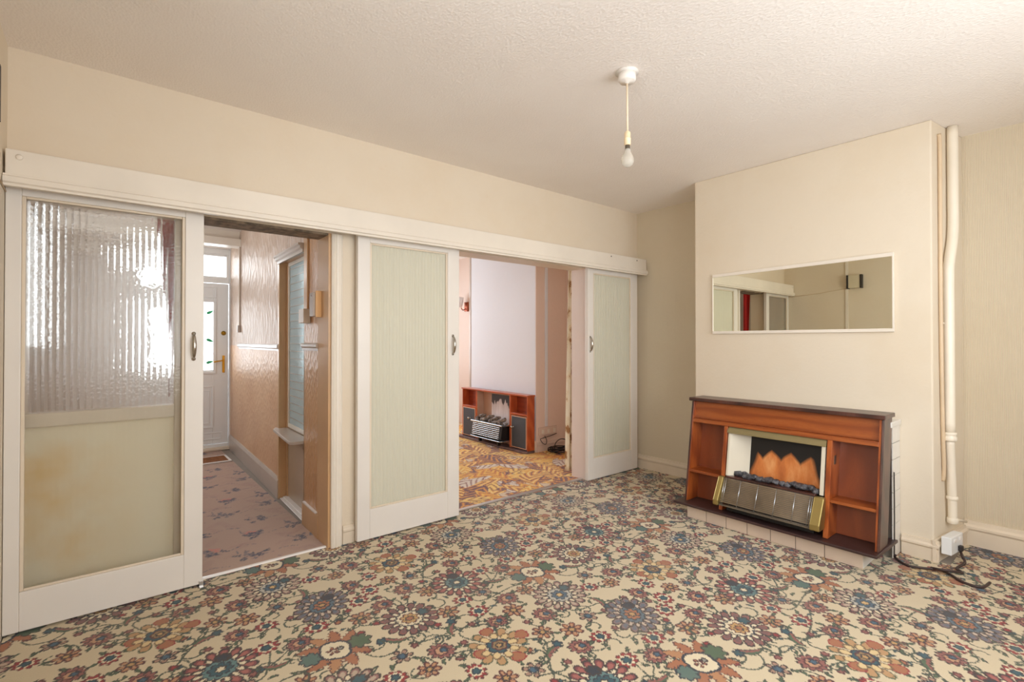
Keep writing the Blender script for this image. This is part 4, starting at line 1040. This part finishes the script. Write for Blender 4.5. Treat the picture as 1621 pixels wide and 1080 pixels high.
fs = thing('wall_socket', (3.93, 4.12, .19), 'white wide socket panel low on the pink front room wall', 'socket')
MB().box(3.792, 4.07, 4.112, 4.131, .187, .275).build('plate', M['wall_mauve'], fs, bevel=.003)
for k in range(3): MB().box(3.83 + k * .09, 3.865 + k * .09, 4.107, 4.112, .205, .25).build('rocker', M['paint'], fs, bevel=.002)
tag(MB().box(3.895, 3.935, 4.120, 4.1318, .28, CZ - .02).build('conduit', M['wall_white'], bevel=.003), 'pale strip of cable trunking down the pink front room wall', 'conduit')
cc = MB()
cpts = []
for k in range(70):
    a = k * .55; r_ = .085 + .025 * math.sin(k * .9); cpts.append((3.97 + r_ * 1.25 * math.cos(a), 3.98 + r_ * math.sin(a), .013 + .0007 * k + .006 * math.sin(k * 1.7)))
cc.tube(sm(cpts, 3), .006, 7)
tag(cc.build('cable_coil', M['cable_black']), 'coil of dark cable on the orange carpet beside the front room unit', 'cable')
tag(MB().tube(sm([(4.05, 4.098, .188), (3.95, 4.095, .172), (3.83, 4.093, .160), (3.79, 4.09, .15), (3.83, 4.09, .10), (3.87, 4.085, .09), (3.885, 4.09, .13), (3.86, 4.095, .18)]), .004, 7).build('hanging_cable', M['cable_black']), 'dark flex looping down from the front room socket panel', 'cable')
tag(MB().tube(sm([(3.88, 3.96, .035), (3.89, 3.95, .12), (3.96, 3.93, .16), (4.06, 3.92, .12), (4.10, 3.93, .03)]), .005, 7).build('cable_loop', M['cable_black']), 'single dark cable loop standing above the coil on the carpet', 'cable')

wl = thing('wall_lamp', (4.2, 6.22, 1.8), 'copper wall lamp with pale shade left of the front room breast', 'wall lamp')
MB().box(4.222, 4.249, 6.17, 6.25, 1.70, 1.84).build('bracket', M['copper'], wl, bevel=.003)
MB().tube(sm([(4.225, 6.21, 1.74), (4.17, 6.21, 1.72), (4.14, 6.21, 1.75)]), .008, 8).build('arm', M['copper'], wl)
MB().lathe([(.025, 0), (.04, .02), (.055, .09), (.06, .15), (.055, .15), (.035, .02)], (4.14, 6.25, 1.76), 20).build('shade', M['frosted'], wl)
tag(MB().box(4.225, 4.249, 6.09, 6.12, .4, CZ - .02).build('conduit', M['paint_grey'], bevel=.003), 'grey vertical conduit beside the copper wall lamp in the front room', 'conduit')

lc = MB()
P = []
for i in range(31):
    t_ = i / 30; z_ = 1.93 - 1.90 * t_
    w_ = .035 + .045 * t_ + .006 * math.sin(t_ * 23) + .004 * math.sin(t_ * 61)
    row = []
    for j in range(25):
        s_ = j / 24
        row.append((3.452 - (.045 * t_ + .035) * (1 - s_) + .0 + .05 * s_, 3.285 + .018 * math.sin(s_ * 5 * math.pi + t_ * 2), z_))
    P.append(row)
lc.grid(P)
tag(lc.build('lace_curtain', M['lace'], solid=.003), 'narrow cream patterned curtain hanging at the right of the front room doorway', 'curtain')

# ------------------------------------------------------------------ seen only in the mirror
bx = thing('wall_box', (-.31, 2.14, 2.02), 'small wall box with dark ends on the left wall, seen in the mirror', 'wall box')
MB().box(-.319, -.255, 2.075, 2.205, 1.945, 2.112).build('face', M['boxface'], bx, bevel=.002)
for y0_, y1_ in ((2.055, 2.075), (2.205, 2.225)): MB().box(-.319, -.25, y0_, y1_, 1.94, 2.115).build('end', M['boxdark'], bx)
tag(MB().box(-.319, -.308, 2.222, 2.252, .15, 1.938).build('cable_trunking', M['paint']), 'cream vertical trunking below the small wall box, seen in the mirror', 'trunking')
tag(MB().box(-.319, -.308, 2.222, 2.252, 2.118, CZ - .005).build('cable_trunking', M['paint']), 'cream vertical trunking above the small wall box, seen in the mirror', 'trunking')
tag(MB().tube([(-.316, 2.23, 1.95), (-.316, 2.6, 1.905), (-.316, 2.97, 1.88)], .003, 6).build('thin_wire', M['pipe_beige']), 'thin wire along the left wall to the partition corner, seen in the mirror', 'wire')
